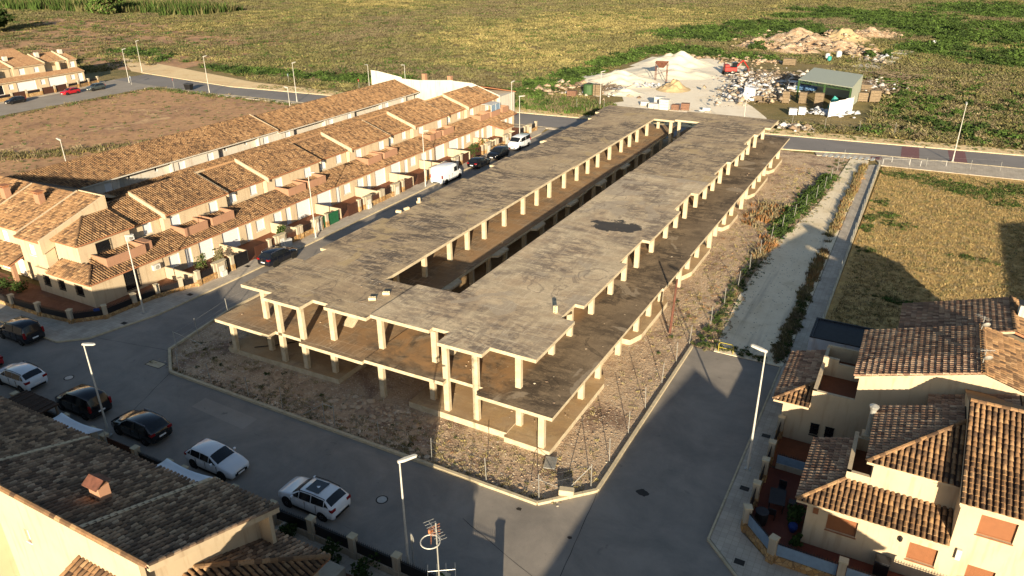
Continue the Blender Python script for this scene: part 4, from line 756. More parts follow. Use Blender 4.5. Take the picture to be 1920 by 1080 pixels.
m = MB(); m.box(-4.85, 1.9, 62.0, 66.0, 0, 2.6); m.build('wall', 'pale_blue_white_render', T); m = MB(); m.box(-4.65, 1.7, 62.2, 65.8, 2.45, 2.62); m.box(-4.85, 1.9, 62.0, 62.18, 2.62, 2.72); m.box(-4.85, 1.9, 65.82, 66, 2.62, 2.72); m.box(-4.85, -4.67, 62.19, 65.81, 2.62, 2.72); m.build('roof', 'dark_membrane', T)
sheet('yard', [(-4.7, 57.4), (1.6, 57.4), (1.6, 62), (-4.7, 62)], .16, 'terrace_brown_tiles'); sheet('yard', [(-4.7, 46.1), (4.3, 46.1), (4.3, 49.95), (-4.7, 49.95)], .16, 'terrace_brown_tiles'); sheet('yard', [(-4.7, 38.8), (-2.8, 37.1), (14, 37.1), (14, 39.4), (-1.6, 39.4), (-1.6, 45.9), (-4.7, 45.9)], .17, 'terrace_red_tiles')
for j in range(4):
    T = nhouse('villa', 'second row house beyond the right edge, '+['nearest the street', 'second from the street', 'third from the street', 'farthest from the street'][j]); y0 = 41+j*9; m = MB(); m.box(28.9, 40, y0, y0+8.9, 0, 6.2); m.build('house_body', 'cream_render', T)
    roof(T, [(28.6, y0+9, 8.45), (28.6, y0, 8.45), (34.5, y0, 9.3), (34.5, y0+9, 9.3)]); roof(T, [(40.4, y0, 6.6), (40.4, y0+9, 6.6), (34.5, y0+9, 9.3), (34.5, y0, 9.3)]); wall(T, (28.9, y0+8.95), (28.9, y0), 6.2, 8.3); wall(T, (28.9, y0+.02), (40, y0+.02), 6.2, 6.6, gable=[(11.1, 6.6), (5.6, 9.2), (0, 8.3)])
fence('garden_fence', 'stone based fence with bluish panels round the corner yard at the lower right', [(-4.75, 60.0), (-4.75, 57.2), (-4.75, 49.8), (-4.75, 46.4), (-4.75, 44.2), (-4.75, 41.5), (-4.75, 38.9), (-2.8, 36.95), (1.0, 36.95), (4.6, 36.95), (8.4, 36.95), (12, 36.95)], [1]*12, ['panel', 'none', 'panel', 'panel', 'panel', 'panel', 'blue', 'blue', 'blue', 'blue', 'blue'], .7, 1.75)
fence('dividing_fence', 'low wall with a bluish panel and spikes between the tiled yard and the brown yard', [(-4.5, 46.0), (-1.8, 46.0)], [0, 0], ['blue'], .6, 1.5, base='pillar_render')
T = thing('garden_table', 'square dark garden table standing in the tiled corner yard at lower right', 'table', (-3.45, 42.0, .17), .1); m = MB(); m.obox((0, 0, .72), 1.0, 1.6, .05); m.build('table_top', 'dark_membrane', T)
for sx in (-.42, .42):
    for sy in (-.7, .7): m = MB(); m.obox((sx, sy, 0), .06, .06, .72); m.build('leg', 'black_metal', T)
for k, (x, y, rz, lb) in enumerate([(-3.4, 43.4, 3.1, 'dark garden chair at the far end of the square table'), (-2.5, 42.3, 1.6, 'dark garden chair on the house side of the square table'), (-3.5, 40.7, 0, 'dark garden chair at the near end of the square table')]):
    T = thing('garden_chair', lb, 'chair', (x, y, .17), rz, 'chairs round the garden table'); m = MB(); m.obox((0, 0, .42), .5, .5, .05); m.build('seat', 'black_metal', T); m = MB(); m.obox((0, -.24, .45), .5, .04, .45); m.build('backrest', 'black_metal', T)
    for sx in (-.2, .2):
        for sy in (-.2, .2): m = MB(); m.obox((sx, sy, 0), .04, .04, .42); m.build('leg', 'black_metal', T)
T = thing('storage_bin', 'black lidded plastic bin against the front wall of the corner house', 'bin', (3.0, 38.9, .17)); m = MB(); m.obox((0, 0, 0), .75, .6, .95); m.build('bin_body', 'bin_black', T); m = MB(); m.obox((0, 0, .96), .82, .68, .12); m.build('lid', 'dark_membrane', T)
T = thing('barrel', 'round dark water butt inside the bend of the stone fence', 'barrel', (-4.0, 39.9, .17)); m = MB(); m.lathe((0, 0, 0), [(.34, 0), (.4, .4), (.38, .9)], 14); m.build('barrel_body', 'bin_black', T); m = MB(); m.lathe((0, 0, .9), [(.42, 0), (.42, .06)], 14); m.build('lid', 'dark_membrane', T)
# ================================================================ street lamps
def lamp(loc, h, rz, label, first=[None]):
    if first[0] is None:
        T = thing('street_lamp', label, 'street lamp', loc, rz, 'tall street lamps'); m = MB(); m.tube((0, 0, 0), (0, 0, 8.3), .085, .045, 10); m.tube((0, 0, 0), (0, 0, 1.1), .1, .1, 10); m.build('pole', 'lamp_white', T)
        m = MB(); m.obox((0, 0, 0), .4, .4, .06); m.build('base_plate', 'galvanised', T); 
        m = MB(); m.add([(-.12, -.1, 8.28), (.25, -.17, 8.32), (.95, -.15, 8.42), (1.05, 0, 8.44), (.95, .15, 8.42), (.25, .17, 8.32), (-.12, .1, 8.28), (-.1, -.06, 8.42), (.3, -.12, 8.48), (.9, -.1, 8.54), (1.0, 0, 8.54), (.9, .1, 8.54), (.3, .12, 8.48), (-.1, .06, 8.42)], [tuple(range(6, -1, -1)), tuple(range(7, 14))]+[(i, (i+1) % 7, 7+(i+1) % 7, 7+i) for i in range(7)])
        hd = m.build('lamp_head', 'lamp_white', T, bevel=.02); m = MB(); m.quad((.3, -.12, 8.318), (.3, .12, 8.318), (.88, .1, 8.402), (.88, -.1, 8.402)); m.build('lens', 'clear_lens', hd); first[0] = T
    else: T = copy_tree(first[0]); place(T, loc, rz, label)
    T.scale = (1, 1, h/8.4); return T
LAMPS = [((-49.2, 26.5, .12), 7.9, .25, 'street lamp between the two black cars parked at lower left'), ((-21.5, 26.3, .12), 7.9, .9, 'street lamp in front of the railings beside the antenna mast'), ((-5.95, 45.0, .12), 9.5, 3.0, 'street lamp on the pavement beside the corner yard at right'),
         ((-64.6, 41.4, .12), 8.3, .1, 'street lamp in front of the corner house with barred windows'), ((-63.5, 65.3, .12), 8.4, .1, 'street lamp in front of the green gates'), ((-63.4, 89.2, .12), 8.4, .1, 'street lamp just behind the tall white van'), ((-63.0, 118.5, .12), 8.4, .2, 'street lamp at the end of the row, by the white minibus'),
         ((5.7, 139.9, .14), 9.3, 1.6, 'street lamp on the far road near the red painted patches'), ((-71, 130.3, .12), 8.4, 1.5, 'street lamp behind the glazed end house, dark pole against scrub'), ((-184, 128.9, .0), 8.4, 1.5, 'street lamp at the junction by the far left houses'), ((-152.5, 127.4, .12), 8.6, 1.5, 'street lamp on the far road pavement above the bare lot'),
         ((-126, 129.0, .12), 8.6, 1.5, 'street lamp on the far road pavement just above the tiled roofs'), ((-121, 149, .0), 6, 4.6, 'short lamp beyond the far road with a red sign below'), ((-106.5, 62, .0), 8.4, 3.0, 'street lamp beside the bare lot, half hidden by the rear roofs, nearer one'), ((-106.5, 107, .0), 8.4, 3.0, 'street lamp beside the bare lot, half hidden by the rear roofs, farther one'),
         ((-103, 139.5, .0), 8.4, 4.6, 'street lamp behind the blank white gable wall'), ((-62.5, 155, .0), 7.5, 1.0, 'thin lamp at the edge of the builder yard beside stacked grey blocks'), ((-28.5, 140.5, .0), 8.0, 1.6, 'thin lamp at the far right corner of the concrete building'), ((-196, 142, .0), 8.4, 1.6, 'street lamp behind the far left houses')]
for L in LAMPS: lamp(*L)
sg = bpy.data.objects.new('x', None)
def sign(loc, h, label, rz, kind):
    T = thing('traffic_sign', label, 'sign', loc, rz); m = MB(); m.tube((0, 0, 0), (0, 0, h), .035, n=6); m.build('post', 'galvanised', T); m = MB()
    if kind == 'round': m.lathe((0, -.05, h-.3), [(.34, 0), (.34, .02)], 18, 'Y'); p = m.build('sign_plate', 'sign_red', T); m = MB(); m.obox((0, -.06, h-.36), .42, .012, .12); m.build('bar', 'white_plastic', p)
    elif kind == 'back': m.lathe((0, -.05, h-.3), [(.3, 0), (.3, .02)], 18, 'Y'); m.build('sign_plate', 'galvanised', T)
    else: m.obox((0, -.05, h-.65), .6, .03, .6); p = m.build('sign_plate', 'blue_panel', T); m = MB(); m.obox((0, -.07, h-.5), .3, .012, .3); m.build('pictogram', 'white_plastic', p)
    return T
sign((-167, 129.0, 0), 2.4, 'round red no entry sign at the mouth of the far left street', -.5, 'round'); sign((-145.6, 147, 0), 2.4, 'small square blue sign on the verge beyond the far road', -.5, 'blue'); sign((-123, 147.5, 0), 2.6, 'round red sign beyond the far road under a short lamp', -.5, 'round')
sign((-21.3, 26.5, .1), 2.6, 'round grey sign back seen on the lamp post beside the antenna mast', 2.6, 'back'); sign((-180.5, 127, 0), 2.3, 'blue sign post on the pavement corner by the far left houses', -.3, 'blue')
T = thing('waste_container', 'dark wheeled waste container on the pavement by the far road', 'container', (-161, 128.6, .1), .1); m = MB(); m.add([(-.8, -.5, .2), (.8, -.5, .2), (.8, .5, .2), (-.8, .5, .2), (-1.0, -.6, 1.3), (1.0, -.6, 1.3), (1.0, .6, 1.3), (-1.0, .6, 1.3)], [(3, 2, 1, 0), (4, 5, 6, 7), (0, 1, 5, 4), (1, 2, 6, 5), (2, 3, 7, 6), (3, 0, 4, 7)]); m.build('body', 'bin_black', T); m = MB(); m.obox((0, 0, 1.31), 2.1, 1.3, .14); m.build('lid', 'dark_membrane', T)
for x in (-.7, .7): m = MB(); m.tube((x, -.5, .1), (x, .5, .1), .1, n=8); m.build('wheel', 'rubber', T)
# ================================================================ vehicles
ST = {
 'hatch': dict(L=[(2.18, .66, .30, .58, .62), (2.08, .80, .22, .70, .75), (1.5, .88, .19, .86, .92), (.98, .90, .19, .94, 1.0), (.2, .90, .19, .96, 1.42), (-.6, .90, .19, .98, 1.47), (-1.5, .88, .19, 1.0, 1.43), (-2.0, .84, .22, 1.0, 1.06), (-2.12, .80, .26, .9, .94), (-2.17, .70, .36, .66, .7)], r=.32, wb=1.33),
 'suv': dict(L=[(2.25, .68, .36, .68, .72), (2.14, .84, .28, .84, .88), (1.6, .91, .25, .98, 1.04), (1.05, .93, .25, 1.04, 1.1), (.35, .93, .25, 1.06, 1.56), (-.6, .93, .25, 1.08, 1.63), (-1.6, .91, .25, 1.12, 1.58), (-2.12, .87, .28, 1.12, 1.18), (-2.22, .83, .32, 1.0, 1.04), (-2.26, .72, .42, .74, .78)], r=.36, wb=1.38),
 'mpv': dict(L=[(2.2, .68, .34, .66, .70), (2.1, .82, .26, .84, .9), (1.6, .90, .22, 1.0, 1.06), (1.2, .92, .22, 1.06, 1.14), (.55, .92, .22, 1.08, 1.72), (-.6, .92, .22, 1.1, 1.82), (-1.95, .91, .22, 1.12, 1.79), (-2.15, .88, .24, 1.1, 1.2), (-2.2, .84, .3, .95, 1.0), (-2.23, .78, .4, .7, .75)], r=.34, wb=1.38),
 'saloon': dict(L=[(2.3, .66, .30, .55, .6), (2.2, .80, .22, .68, .72), (1.5, .88, .19, .80, .86), (.9, .89, .19, .90, .95), (.1, .89, .19, .92, 1.38), (-.6, .89, .19, .94, 1.42), (-1.1, .88, .19, .95, 1.36), (-1.8, .87, .2, .95, 1.0), (-2.2, .82, .24, .92, .96), (-2.3, .72, .34, .66, .7)], r=.32, wb=1.36),
 'minibus': dict(L=[(2.42, .74, .34, .80, .84), (2.32, .90, .26, .98, 1.02), (2.0, .97, .22, 1.12, 1.2), (1.75, .98, .22, 1.18, 1.3), (1.0, .99, .22, 1.2, 1.92), (-.6, .99, .22, 1.22, 1.98), (-2.2, .98, .22, 1.22, 1.95), (-2.36, .96, .24, 1.2, 1.3), (-2.4, .94, .3, 1.0, 1.1), (-2.43, .9, .4, .7, .8)], r=.35, wb=1.55),
 'van': dict(L=[(2.75, .78, .36, .84, .9), (2.65, .94, .28, 1.02, 1.08), (2.2, 1.0, .25, 1.2, 1.28), (1.95, 1.02, .25, 1.26, 1.4), (1.25, 1.03, .25, 1.3, 2.35), (.8, 1.03, .25, 1.34, 2.5), (-2.6, 1.02, .25, 1.34, 2.5), (-2.72, 1.0, .28, 1.32, 2.4), (-2.76, .98, .34, 1.2, 2.2), (-2.78, .95, .4, 1.0, 1.9)], r=.36, wb=1.75)}
def section(hw, zb, be, tp, van=False):
    gh = tp-be > .2; rh = hw*(.93 if van else .78) if gh else hw*.86
    return [(0, zb), (hw*.9, zb), (hw, zb+.14), (hw*1.01, (zb+be)/2+.05), (hw*.965, be), (rh, tp-(.06 if gh else .02)), (rh*.82, tp), (0, tp+(.03 if gh else .02))]
def make_car(kind, paint, label, loc, rz, group, roof_dark=False, rails=None, blind=False, scale=1., cat='car'):
    d = ST[kind]; S = d['L']; van = kind in ('van', 'minibus'); T = thing('parked_'+('van' if van else 'car'), label, 'van' if van else cat, loc, rz, group); T.scale = (scale,)*3
    secs = [(x, section(hw, zb, be, tp, van)) for x, hw, zb, be, tp in S]; k = len(secs[0][1]); m = MB(); V = []
    for x, s in secs: V += [(x, y, z) for y, z in s]+[(x, -y, z) for y, z in s[1:-1][::-1]]
    n = 2*k-2; F = [(i*n+j, i*n+(j+1) % n, (i+1)*n+(j+1) % n, (i+1)*n+j) for i in range(len(secs)-1) for j in range(n)]
    F += [tuple(range(n))[::-1], tuple(range((len(secs)-1)*n, len(secs)*n))]; m.add(V, F); body = m.build('body', paint, T, smooth=True)
    # glass panes lifted off the shell
    def P(i, j, sgn=1): x, s = secs[i]; return Vector((x, s[j][0]*sgn, s[j][1]))
    def pane(q, nm, ins=.09, mat='dark_glass', lift=.012):
        c = sum(q, Vector())/len(q); nn = (q[1]-q[0]).cross(q[-1]-q[0]).normalized(); 
        if nn.dot(c-Vector((c.x*.6, 0, .8))) < 0: nn = -nn
        mm = MB(); mm.add([p+(c-p)*ins+nn*lift for p in q], [tuple(range(len(q)))]); return mm.build(nm, mat, T)
    def strip(i0, i1, nm, t0=.05, t1=.95):
        cols = [(5, 1), (6, 1), (7, 1), (6, -1), (5, -1)]; R_ = []
        nn = Vector((P(i1, 7).z-P(i0, 7).z, 0, P(i0, 7).x-P(i1, 7).x)); nn = nn.normalized() if nn.length else nn
        if nn.z < 0: nn = -nn
        for t_ in (t0, .5, t1):
            for (j, sg) in cols: p = P(i0, j, sg).lerp(P(i1, j, sg), t_); R_.append(Vector((p.x, p.y*.93, p.z))+nn*.022)
        mm = MB(); mm.add(R_, [(r*5+c, r*5+c+1, r*5+c+6, r*5+c+5) for r in (0, 1) for c in range(4)]); mm.build(nm, 'dark_glass', T, smooth=True)
    strip(3, 4, 'windscreen')
    for sgn in (1, -1):
        pane([P(3, 4, sgn), P(4, 4, sgn), P(4, 5, sgn)], 'side_window', .16, lift=.02)
        if kind != 'van':
            pane([P(4, 4, sgn), P(5, 4, sgn), P(5, 5, sgn), P(4, 5, sgn)], 'side_window', .06, lift=.022)
            if not blind: pane([P(5, 4, sgn), P(6, 4, sgn), P(6, 5, sgn), P(5, 5, sgn)], 'side_window', .06, lift=.022)
            if kind not in ('saloon', 'minibus', 'mpv'): pane([P(6, 4, sgn), P(6, 4, sgn).lerp(P(7, 4, sgn), .8), P(6, 5, sgn)], 'side_window', .25, lift=.02)
        else: a, b = P(4, 4, sgn), P(5, 4, sgn); pane([P(4, 4, sgn), Vector((.35, b.y, 1.34)), Vector((.35, P(5, 5, sgn).y, 2.05)), Vector((1.2, P(4, 5, sgn).y, 2.1))], 'side_window', .08, lift=.02)
    if kind != 'van': strip(6, 7, 'rear_window', .1, .9)
    else: m = MB(); m.box(-2.8, -2.785, -.01, .01, .5, 2.1); m.box(-2.81, -2.79, .04, .2, 1.1, 1.15); m.build('door_seam', 'rubber', T)
    if roof_dark: z = secs[5][1][7][1]; m = MB(); m.add([(.05, -.52, z-.035), (.05, .52, z-.035), (-1.0, .55, z+.012), (-1.0, -.55, z+.012)], [(0, 1, 2, 3)]); m.build('roof_window', 'dark_glass', T)
    if rails:
        for sgn in (1, -1): a, b = P(4, 5, sgn), P(6, 5, sgn); m = MB(); c = P(5, 5, sgn); up = Vector((0, 0, .09)); m.tube(a+up, c+up, .022, n=6); m.tube(c+up, b+up, .022, n=6); m.tube(a, a+up, .022, n=5); m.tube(b, b+up, .022, n=5); m.build('roof_rail', rails, T)
    wb = d['wb']; r = d['r']
    for x in (wb, -wb):
        for sgn in (1, -1):
            hw = S[2 if x > 0 else 7][1]+.02; m = MB(); m.lathe((0, 0, 0), [(r+.07, -.05), (r+.07, .012)], 20, 'Y'); a = m.build('wheel_arch', 'rubber', T); a.location = (x, sgn*hw, r+.02)
            m = MB(); m.lathe((0, 0, 0), [(r*.6, -.12), (r*.96, -.12), (r, -.08), (r, .06), (r*.94, .1), (r*.62, .1)], 20, 'Y'); w = m.build('wheel', 'rubber', T); w.location = (x, sgn*(hw-.055), r)
            if sgn < 0: w.rotation_euler.z = math.pi
            m = MB(); m.lathe((0, 0, 0), [(r*.6, .085), (r*.5, .075)], 16, 'Y')
            for q in range(5): t = q*2*math.pi/5; m.obox((r*.28*math.cos(t), .095, r*.28*math.sin(t)-.02), .05, .02, .04)
            ri = m.build('rim', 'alloy', w)
    fx, fh, fz, fb, ft = S[1]; 
    for sgn in (1, -1):
        m = MB(); m.add([(fx+.03, sgn*fh*.45, fb-.12), (fx-.02, sgn*fh*.98, fb-.1), (fx-.30, sgn*(fh+.035), fb-.04), (fx-.22, sgn*(fh+.01), fb+.03), (fx+.0, sgn*fh*.5, fb-.01)], [(0, 1, 4), (1, 2, 3, 4)]); m.build('headlight', 'clear_lens', T)
        tx, th, tz, tb, tt = S[8]; m = MB()
        if kind in ('van', 'minibus', 'mpv'): m.box(tx-.035, tx+.14, *sorted((sgn*(th-.1), sgn*(th+.05))), tb-.15, tb+.35)
        else: m.box(tx-.03, tx+.22, *sorted((sgn*(th-.32), sgn*(th+.035))), tb-.1, tb+.08)
        m.build('tail_light', 'red_lens', T)
        px = secs[4][0]+.42; m = MB(); m.obox((px, sgn*(S[4][1]+.1), S[4][3]+.02), .12, .2, .14); m.build('wing_mirror', paint, T, bevel=.02)
        for q in (.55, -.45): 
            if van and q < 0: continue
            m = MB(); m.obox((q, sgn*(S[5][1]*1.01), S[5][3]-.18), .2, .03, .03); m.build('door_handle', paint if paint != 'paint_black' else 'chrome_trim', T)
        m = MB()
        for q in (secs[3][0]-.05, -.12, -1.0): m.box(q, q+.015, *sorted((sgn*S[4][1]*.99, sgn*(S[4][1]*1.01+.012))), S[4][2]+.25, S[4][3]-.03)
        m.build('door_seam', 'rubber', T)
    m = MB(); m.box(S[1][0]-.1, S[0][0]+.02, -.5, .5, S[0][2]+.02, S[0][2]+.2); m.box(S[9][0]-.02, S[8][0]+.1, -.62, .62, S[9][2]-.06, S[9][2]+.1); m.box(-wb+.5, wb-.5, -S[5][1]-.012, S[5][1]+.012, S[5][2]-.02, S[5][2]+.13); m.build('lower_trim', 'rubber', T)
    m = MB(); m.box(S[9][0]-.035, S[9][0]-.021, -.26, .26, S[9][3]-.12, S[9][3]); m.box(S[0][0]+.021, S[0][0]+.035, -.26, .26, S[0][2]+.06, S[0][2]+.17); m.build('number_plate', 'number_plate', T)
    m = MB(); m.box(S[1][0]-.02, S[0][0]+.012, -.36, .36, S[0][3]-.12, S[0][3]-.02); m.build('grille', 'rubber', T)
    return T
for nm, h, r_ in (('paint_white', 'd8dce0', .25), ('paint_black', '0f1116', .18), ('paint_red', 'a01420', .25), ('paint_grey', '3a4244', .25), ('paint_darkblue', '10141e', .2)):
    t = NT(nm); MATS[nm] = t.done(rgb(h), r_, spec=.5); t.b.inputs['Coat Weight'].default_value = .6; t.b.inputs['Coat Roughness'].default_value = .08
G1 = 'cars parked along the near street'; G2 = 'vehicles parked along the row houses'; pi = math.pi; cs = 1.06
make_car('suv', 'paint_white', 'white car with dark roof rails parked behind the left edge fence', (-62.6, 27.9, 0), pi+.02, G1, rails='rubber', scale=cs)
make_car('hatch', 'paint_red', 'dark red car cut off at the left edge of the picture', (-68.9, 28.0, 0), pi, G1, scale=cs)
make_car('mpv', 'paint_black', 'black car nearest the thatched pergola, left of the lamp post', (-54.3, 27.95, 0), pi, G1, scale=cs)
make_car('suv', 'paint_black', 'black car with chrome roof rails right of the lamp post at lower left', (-47.3, 27.95, 0), pi, G1, rails='chrome_trim', scale=cs)
make_car('hatch', 'paint_white', 'white hatchback with its nose to the right beside the shade sail', (-39.1, 27.85, 0), 0, G1, scale=cs)
make_car('suv', 'paint_white', 'white car with a black glass roof, nearest the lower centre of the picture', (-30.3, 28.0, 0), pi, G1, roof_dark=True, rails='rubber', scale=cs)
make_car('mpv', 'paint_darkblue', 'dark tall car standing at the kerb outside the corner house garden', (-70.6, 32.7, 0), pi, G1, rails='rubber', scale=cs)
make_car('suv', 'paint_darkblue', 'black car parked by the brown gates of the second row house', (-62.4, 57.8, 0), pi/2, G2, rails='chrome_trim', scale=cs)
make_car('van', 'paint_white', 'tall white panel van seen from behind, parked along the row houses', (-62.4, 93.6, 0), pi/2, G2, scale=cs)
make_car('hatch', 'paint_black', 'black hatchback seen from behind, just beyond the tall white van', (-62.2, 102.8, 0), pi/2, G2, scale=cs)
make_car('suv', 'paint_black', 'black car facing us between the black hatchback and the white minibus', (-62.0, 108.9, 0), -pi/2, G2, scale=cs)
make_car('minibus', 'paint_white', 'white minibus facing us at the far end of the row houses', (-61.9, 116.2, 0), -pi/2, G2, scale=cs)
G3 = 'cars parked by the far left houses'
make_car('hatch', 'paint_black', 'small black car parked by the far left houses, nose to the left', (-184.0, 99.3, 0), -pi/2, G3); make_car('hatch', 'paint_red', 'bright red car parked by the far left houses', (-183, 112.0, 0), -pi/2, G3); make_car('suv', 'paint_grey', 'dark grey car parked just beyond the bright red one', (-182.2, 118.2, 0), -pi/2, G3)
# ================================================================ plot fence, small things on the plot and street
def mesh_fence(name, label, pts, h=1.9, braces=()):
    T = thing(name, label, 'fence', (0, 0, 0)); me = None
    for k, (x, y) in enumerate(pts):
        if me is None: m = MB(); m.tube((0, 0, 0), (0, 0, h), .03, n=6); p = m.build('post', 'galvanised', T); me = p.data
        else: p = bpy.data.objects.new('post', me); COL.objects.link(p); p.parent = T
        p.location = (x, y, .1); p.rotation_euler = (random.uniform(-.05, .05), random.uniform(-.05, .05), 0)
    m = MB()
    for (a, b) in zip(pts[:-1], pts[1:]):
        L = math.hypot(b[0]-a[0], b[1]-a[1])
        if L > 7: continue
        for z in (.5, 1.15, 1.8): m.tube((a[0], a[1], z), (b[0], b[1], z-.0), .006, n=3, cap=False)
    for a, b in braces: m.tube(a, b, .025, n=5)
    m.build('wires', 'galvanised', T, kind='stuff'); return T
mesh_fence('wire_fence', 'leaning posts of the wire fence along the near kerb of the rubble plot', [(-57.0, 60), (-56.9, 55), (-56.8, 50), (-56.7, 45), (-55.9, 40.6), (-55.5, 37.9), (-52.3, 35.4), (-48.2, 35.3), (-43.9, 35.3), (-40.3, 35.4), (-35.9, 35.4), (-34.9, 35.4), (-30.6, 35.4), (-26, 35.4), (-21.5, 35.4), (-17.5, 35.5), (-14.9, 38.2), (-14.8, 41.3), (-14.8, 45.1), (-14.8, 48.9), (-14.8, 53), (-14.8, 57), (-14.7, 60.6), (-14.0, 65.3), (-13.9, 70), (-13.7, 75), (-13.6, 80), (-13.5, 85), (-13.3, 90), (-12.9, 95), (-12.3, 100), (-11.6, 105), (-11, 110), (-10.6, 115), (-10.4, 120), (-10.2, 126), (-10, 132)],
    braces=[((-35.9, 35.4, 1.8), (-38.2, 35.4, .1)), ((-35.9, 35.4, 1.9), (-34.9, 35.4, 1.85)), ((-14.9, 38.2, 1.8), (-16.2, 36.8, .1)), ((-55.5, 37.9, 1.9), (-54.4, 39.6, .1)), ((-17.5, 35.5, 1.6), (-18.6, 36.5, .1)), ((-17.5, 35.5, 1.6), (-16.4, 37, .1))])
mesh_fence('wire_fence', 'thin galvanised fence on the low white wall beside the footpath', [(-4.62, 61+i*2.6) for i in range(28)]+[(-.3, 133.6), (2, 134.4), (8.2, 136), (12.3, 137)], 1.5)
T = thing('guard_rail', 'low galvanised guard rail on the pavement of the far road at right', 'railing', (0, 0, 0)); m = MB()
for a, b in (((-4.2, 133), (-.4, 134.6)), ((1.2, 134.4), (4.8, 136.2)), ((-4.0, 133.2), (-3.0, 135))): m.tube((*a, 1.0), (*b, 1.0), .03, n=5)
m.build('rail', 'galvanised', T)
for x, y in ((-4.2, 133), (-.4, 134.6), (1.2, 134.4), (4.8, 136.2), (-3.0, 135)): m = MB(); m.tube((x, y, .1), (x, y, 1.0), .035, n=5); m.build('post', 'white_plastic', T)
T = thing('timber_pole', 'tall leaning reddish timber pole standing against the right edge of the concrete building', 'pole', (-16.9, 61.7, .1)); m = MB(); m.tube((0, 0, 0), (.1, .5, 5.4), .13, .09, 7); m.build('pole', 'rusty_iron', T)
T = thing('barrier', 'small yellow tubular barrier where the dirt track meets the asphalt', 'barrier', (-11.4, 60.6, .05)); m = MB(); pr_ = [(-.65, 0, 0), (-.65, 0, .75), (-.5, 0, .9), (.5, 0, .9), (.65, 0, .75), (.65, 0, 0)]
for a, b in zip(pr_[:-1], pr_[1:]): m.tube(a, b, .035, n=6)
m.tube((-.65, 0, .4), (.65, 0, .4), .03, n=6); m.build('tube_frame', 'yellow_paint', T)
T = thing('metal_sheet', 'pale ribbed metal sheet lying on the rubble in front of the building corner', 'sheet', (-18.4, 39.1, .16), .3); m = MB()
for i in range(8): m.obox((-.35+i*.1, 0, 0), .07, 1.3, .03)
m.obox((0, 0, -.02), .85, 1.35, .02); m.build('panel', 'galvanised', T)
T = thing('fence_ballast', 'grey concrete block holding a fence post beside the kerb corner', 'block', (-16.0, 36.6, .1), .3); m = MB(); m.obox((0, 0, 0), 1.0, .5, .5); m.build('block', 'kerb_concrete', T, bevel=.03)
def disc(x, y, r, mat, name, z=.006, irr=0.):
    m = MB(); n = 18; m.add([(x+r*(1+random.uniform(-irr, irr))*math.cos(2*pi*k/n), y+r*(1+random.uniform(-irr, irr))*.8*math.sin(2*pi*k/n), z) for k in range(n)], [tuple(range(n))]); return tag(m.build(name, mat), kind='structure')
for x, y, r in ((-11.6, 39.3, .42), (-18.2, 34.0, .18), (-14.2, 33.2, .16)): disc(x, y, r, 'pipe_dark', 'stain', irr=.2)
for x, y in ((-26.7, 30.5), (-59.9, 30.3)):
    T = tag(thing('manhole_cover', 'round iron manhole cover in the asphalt '+('near the white car with the glass roof' if x > -40 else 'left of the lamp post by the black cars'), 'manhole', (x, y, .0))); m = MB(); m.lathe((0, 0, 0), [(.42, 0), (.42, .008)], 20); m.build('cover_ring', 'pipe_dark', T); m = MB(); m.lathe((0, 0, .008), [(.33, 0), (.33, .006)], 20); m.build('lid', 'galvanised', T)
T = thing('drain_grating', 'rectangular steel grating set in the asphalt near the kerb corner', 'grating', (-55.2, 34.9, .0), .05); m = MB(); m.obox((0, 0, .0), 1.7, .06, .012); m.obox((0, .85, 0), 1.7, .06, .012); m.obox((-.85, .42, 0), .06, .9, .012); m.obox((.85, .42, 0), .06, .9, .012); m.build('frame', 'pipe_dark', T); m = MB(); m.obox((0, .425, .0), 1.6, .8, .008); m.build('cover', 'kerb_concrete', T)
for x, y, z, lb in ((-5.6, 49.5, .124, 'dark square drain cover in the pavement beyond the lamp post'), (-5.65, 42.8, .124, 'dark square drain cover in the pavement just in front of the lamp post'), (-4.4, 36.0, .124, 'dark square drain cover in the pavement at the fence bend'), (-64.0, 46.5, .124, 'dark drain cover in the pavement beyond the corner lamp post'), (-64.4, 39, .124, 'dark drain cover in the pavement before the corner lamp post'), (-64.3, 54.8, .124, 'dark drain cover in the pavement near the second row house gates')):
    m = MB(); m.obox((0, 0, 0), .6, .45, .006); tag(m.build('drain_cover', 'pipe_dark', loc=(x, y, z)), lb, 'drain cover')
m = MB(); m.obox((0, 0, 0), .55, .03, .3); m2 = m.build('street_name_plate', 'dark_blue_sign', loc=(-67.2, 38.3, 1.1)); m2.rotation_euler.z = .8; tag(m2, 'small dark blue street name plate on the corner fence pillar', 'sign')
T = thing('cabinet', 'two white utility cabinets standing on the pavement by the green gates', 'cabinet', (-64.65, 61.6, .12)); 
for k in (0, 1): m = MB(); m.box(-.2, .2, -.62+.63*k, -.01+.62*k, 0, .85); m.build('cabinet_box', 'white_plastic', T)
for x, y, lb in ((-64.6, 51.7, 'small white utility box on the pavement by the black gates'), (-64.6, 77.4, 'small white utility box on the pavement by the fourth row house')):
    T = thing('utility_box', lb, 'cabinet', (x, y, .12)); m = MB(); m.box(-.15, .15, -.35, .35, 0, .6); m.build('box', 'white_plastic', T)
# loose cables under the slab
T = thing('cable', 'black cable curling over the ground floor slab in the left wing', 'cable', (0, 0, 0)); m = MB(); pp = [(-49, 41, .5), (-47.5, 42.2, .52), (-46.5, 43.4, .5), (-46.3, 44.8, .5)]
for a, b in zip(pp[:-1], pp[1:]): m.tube(a, b, .05, n=5)
m.build('cable_run', 'pipe_dark', T)
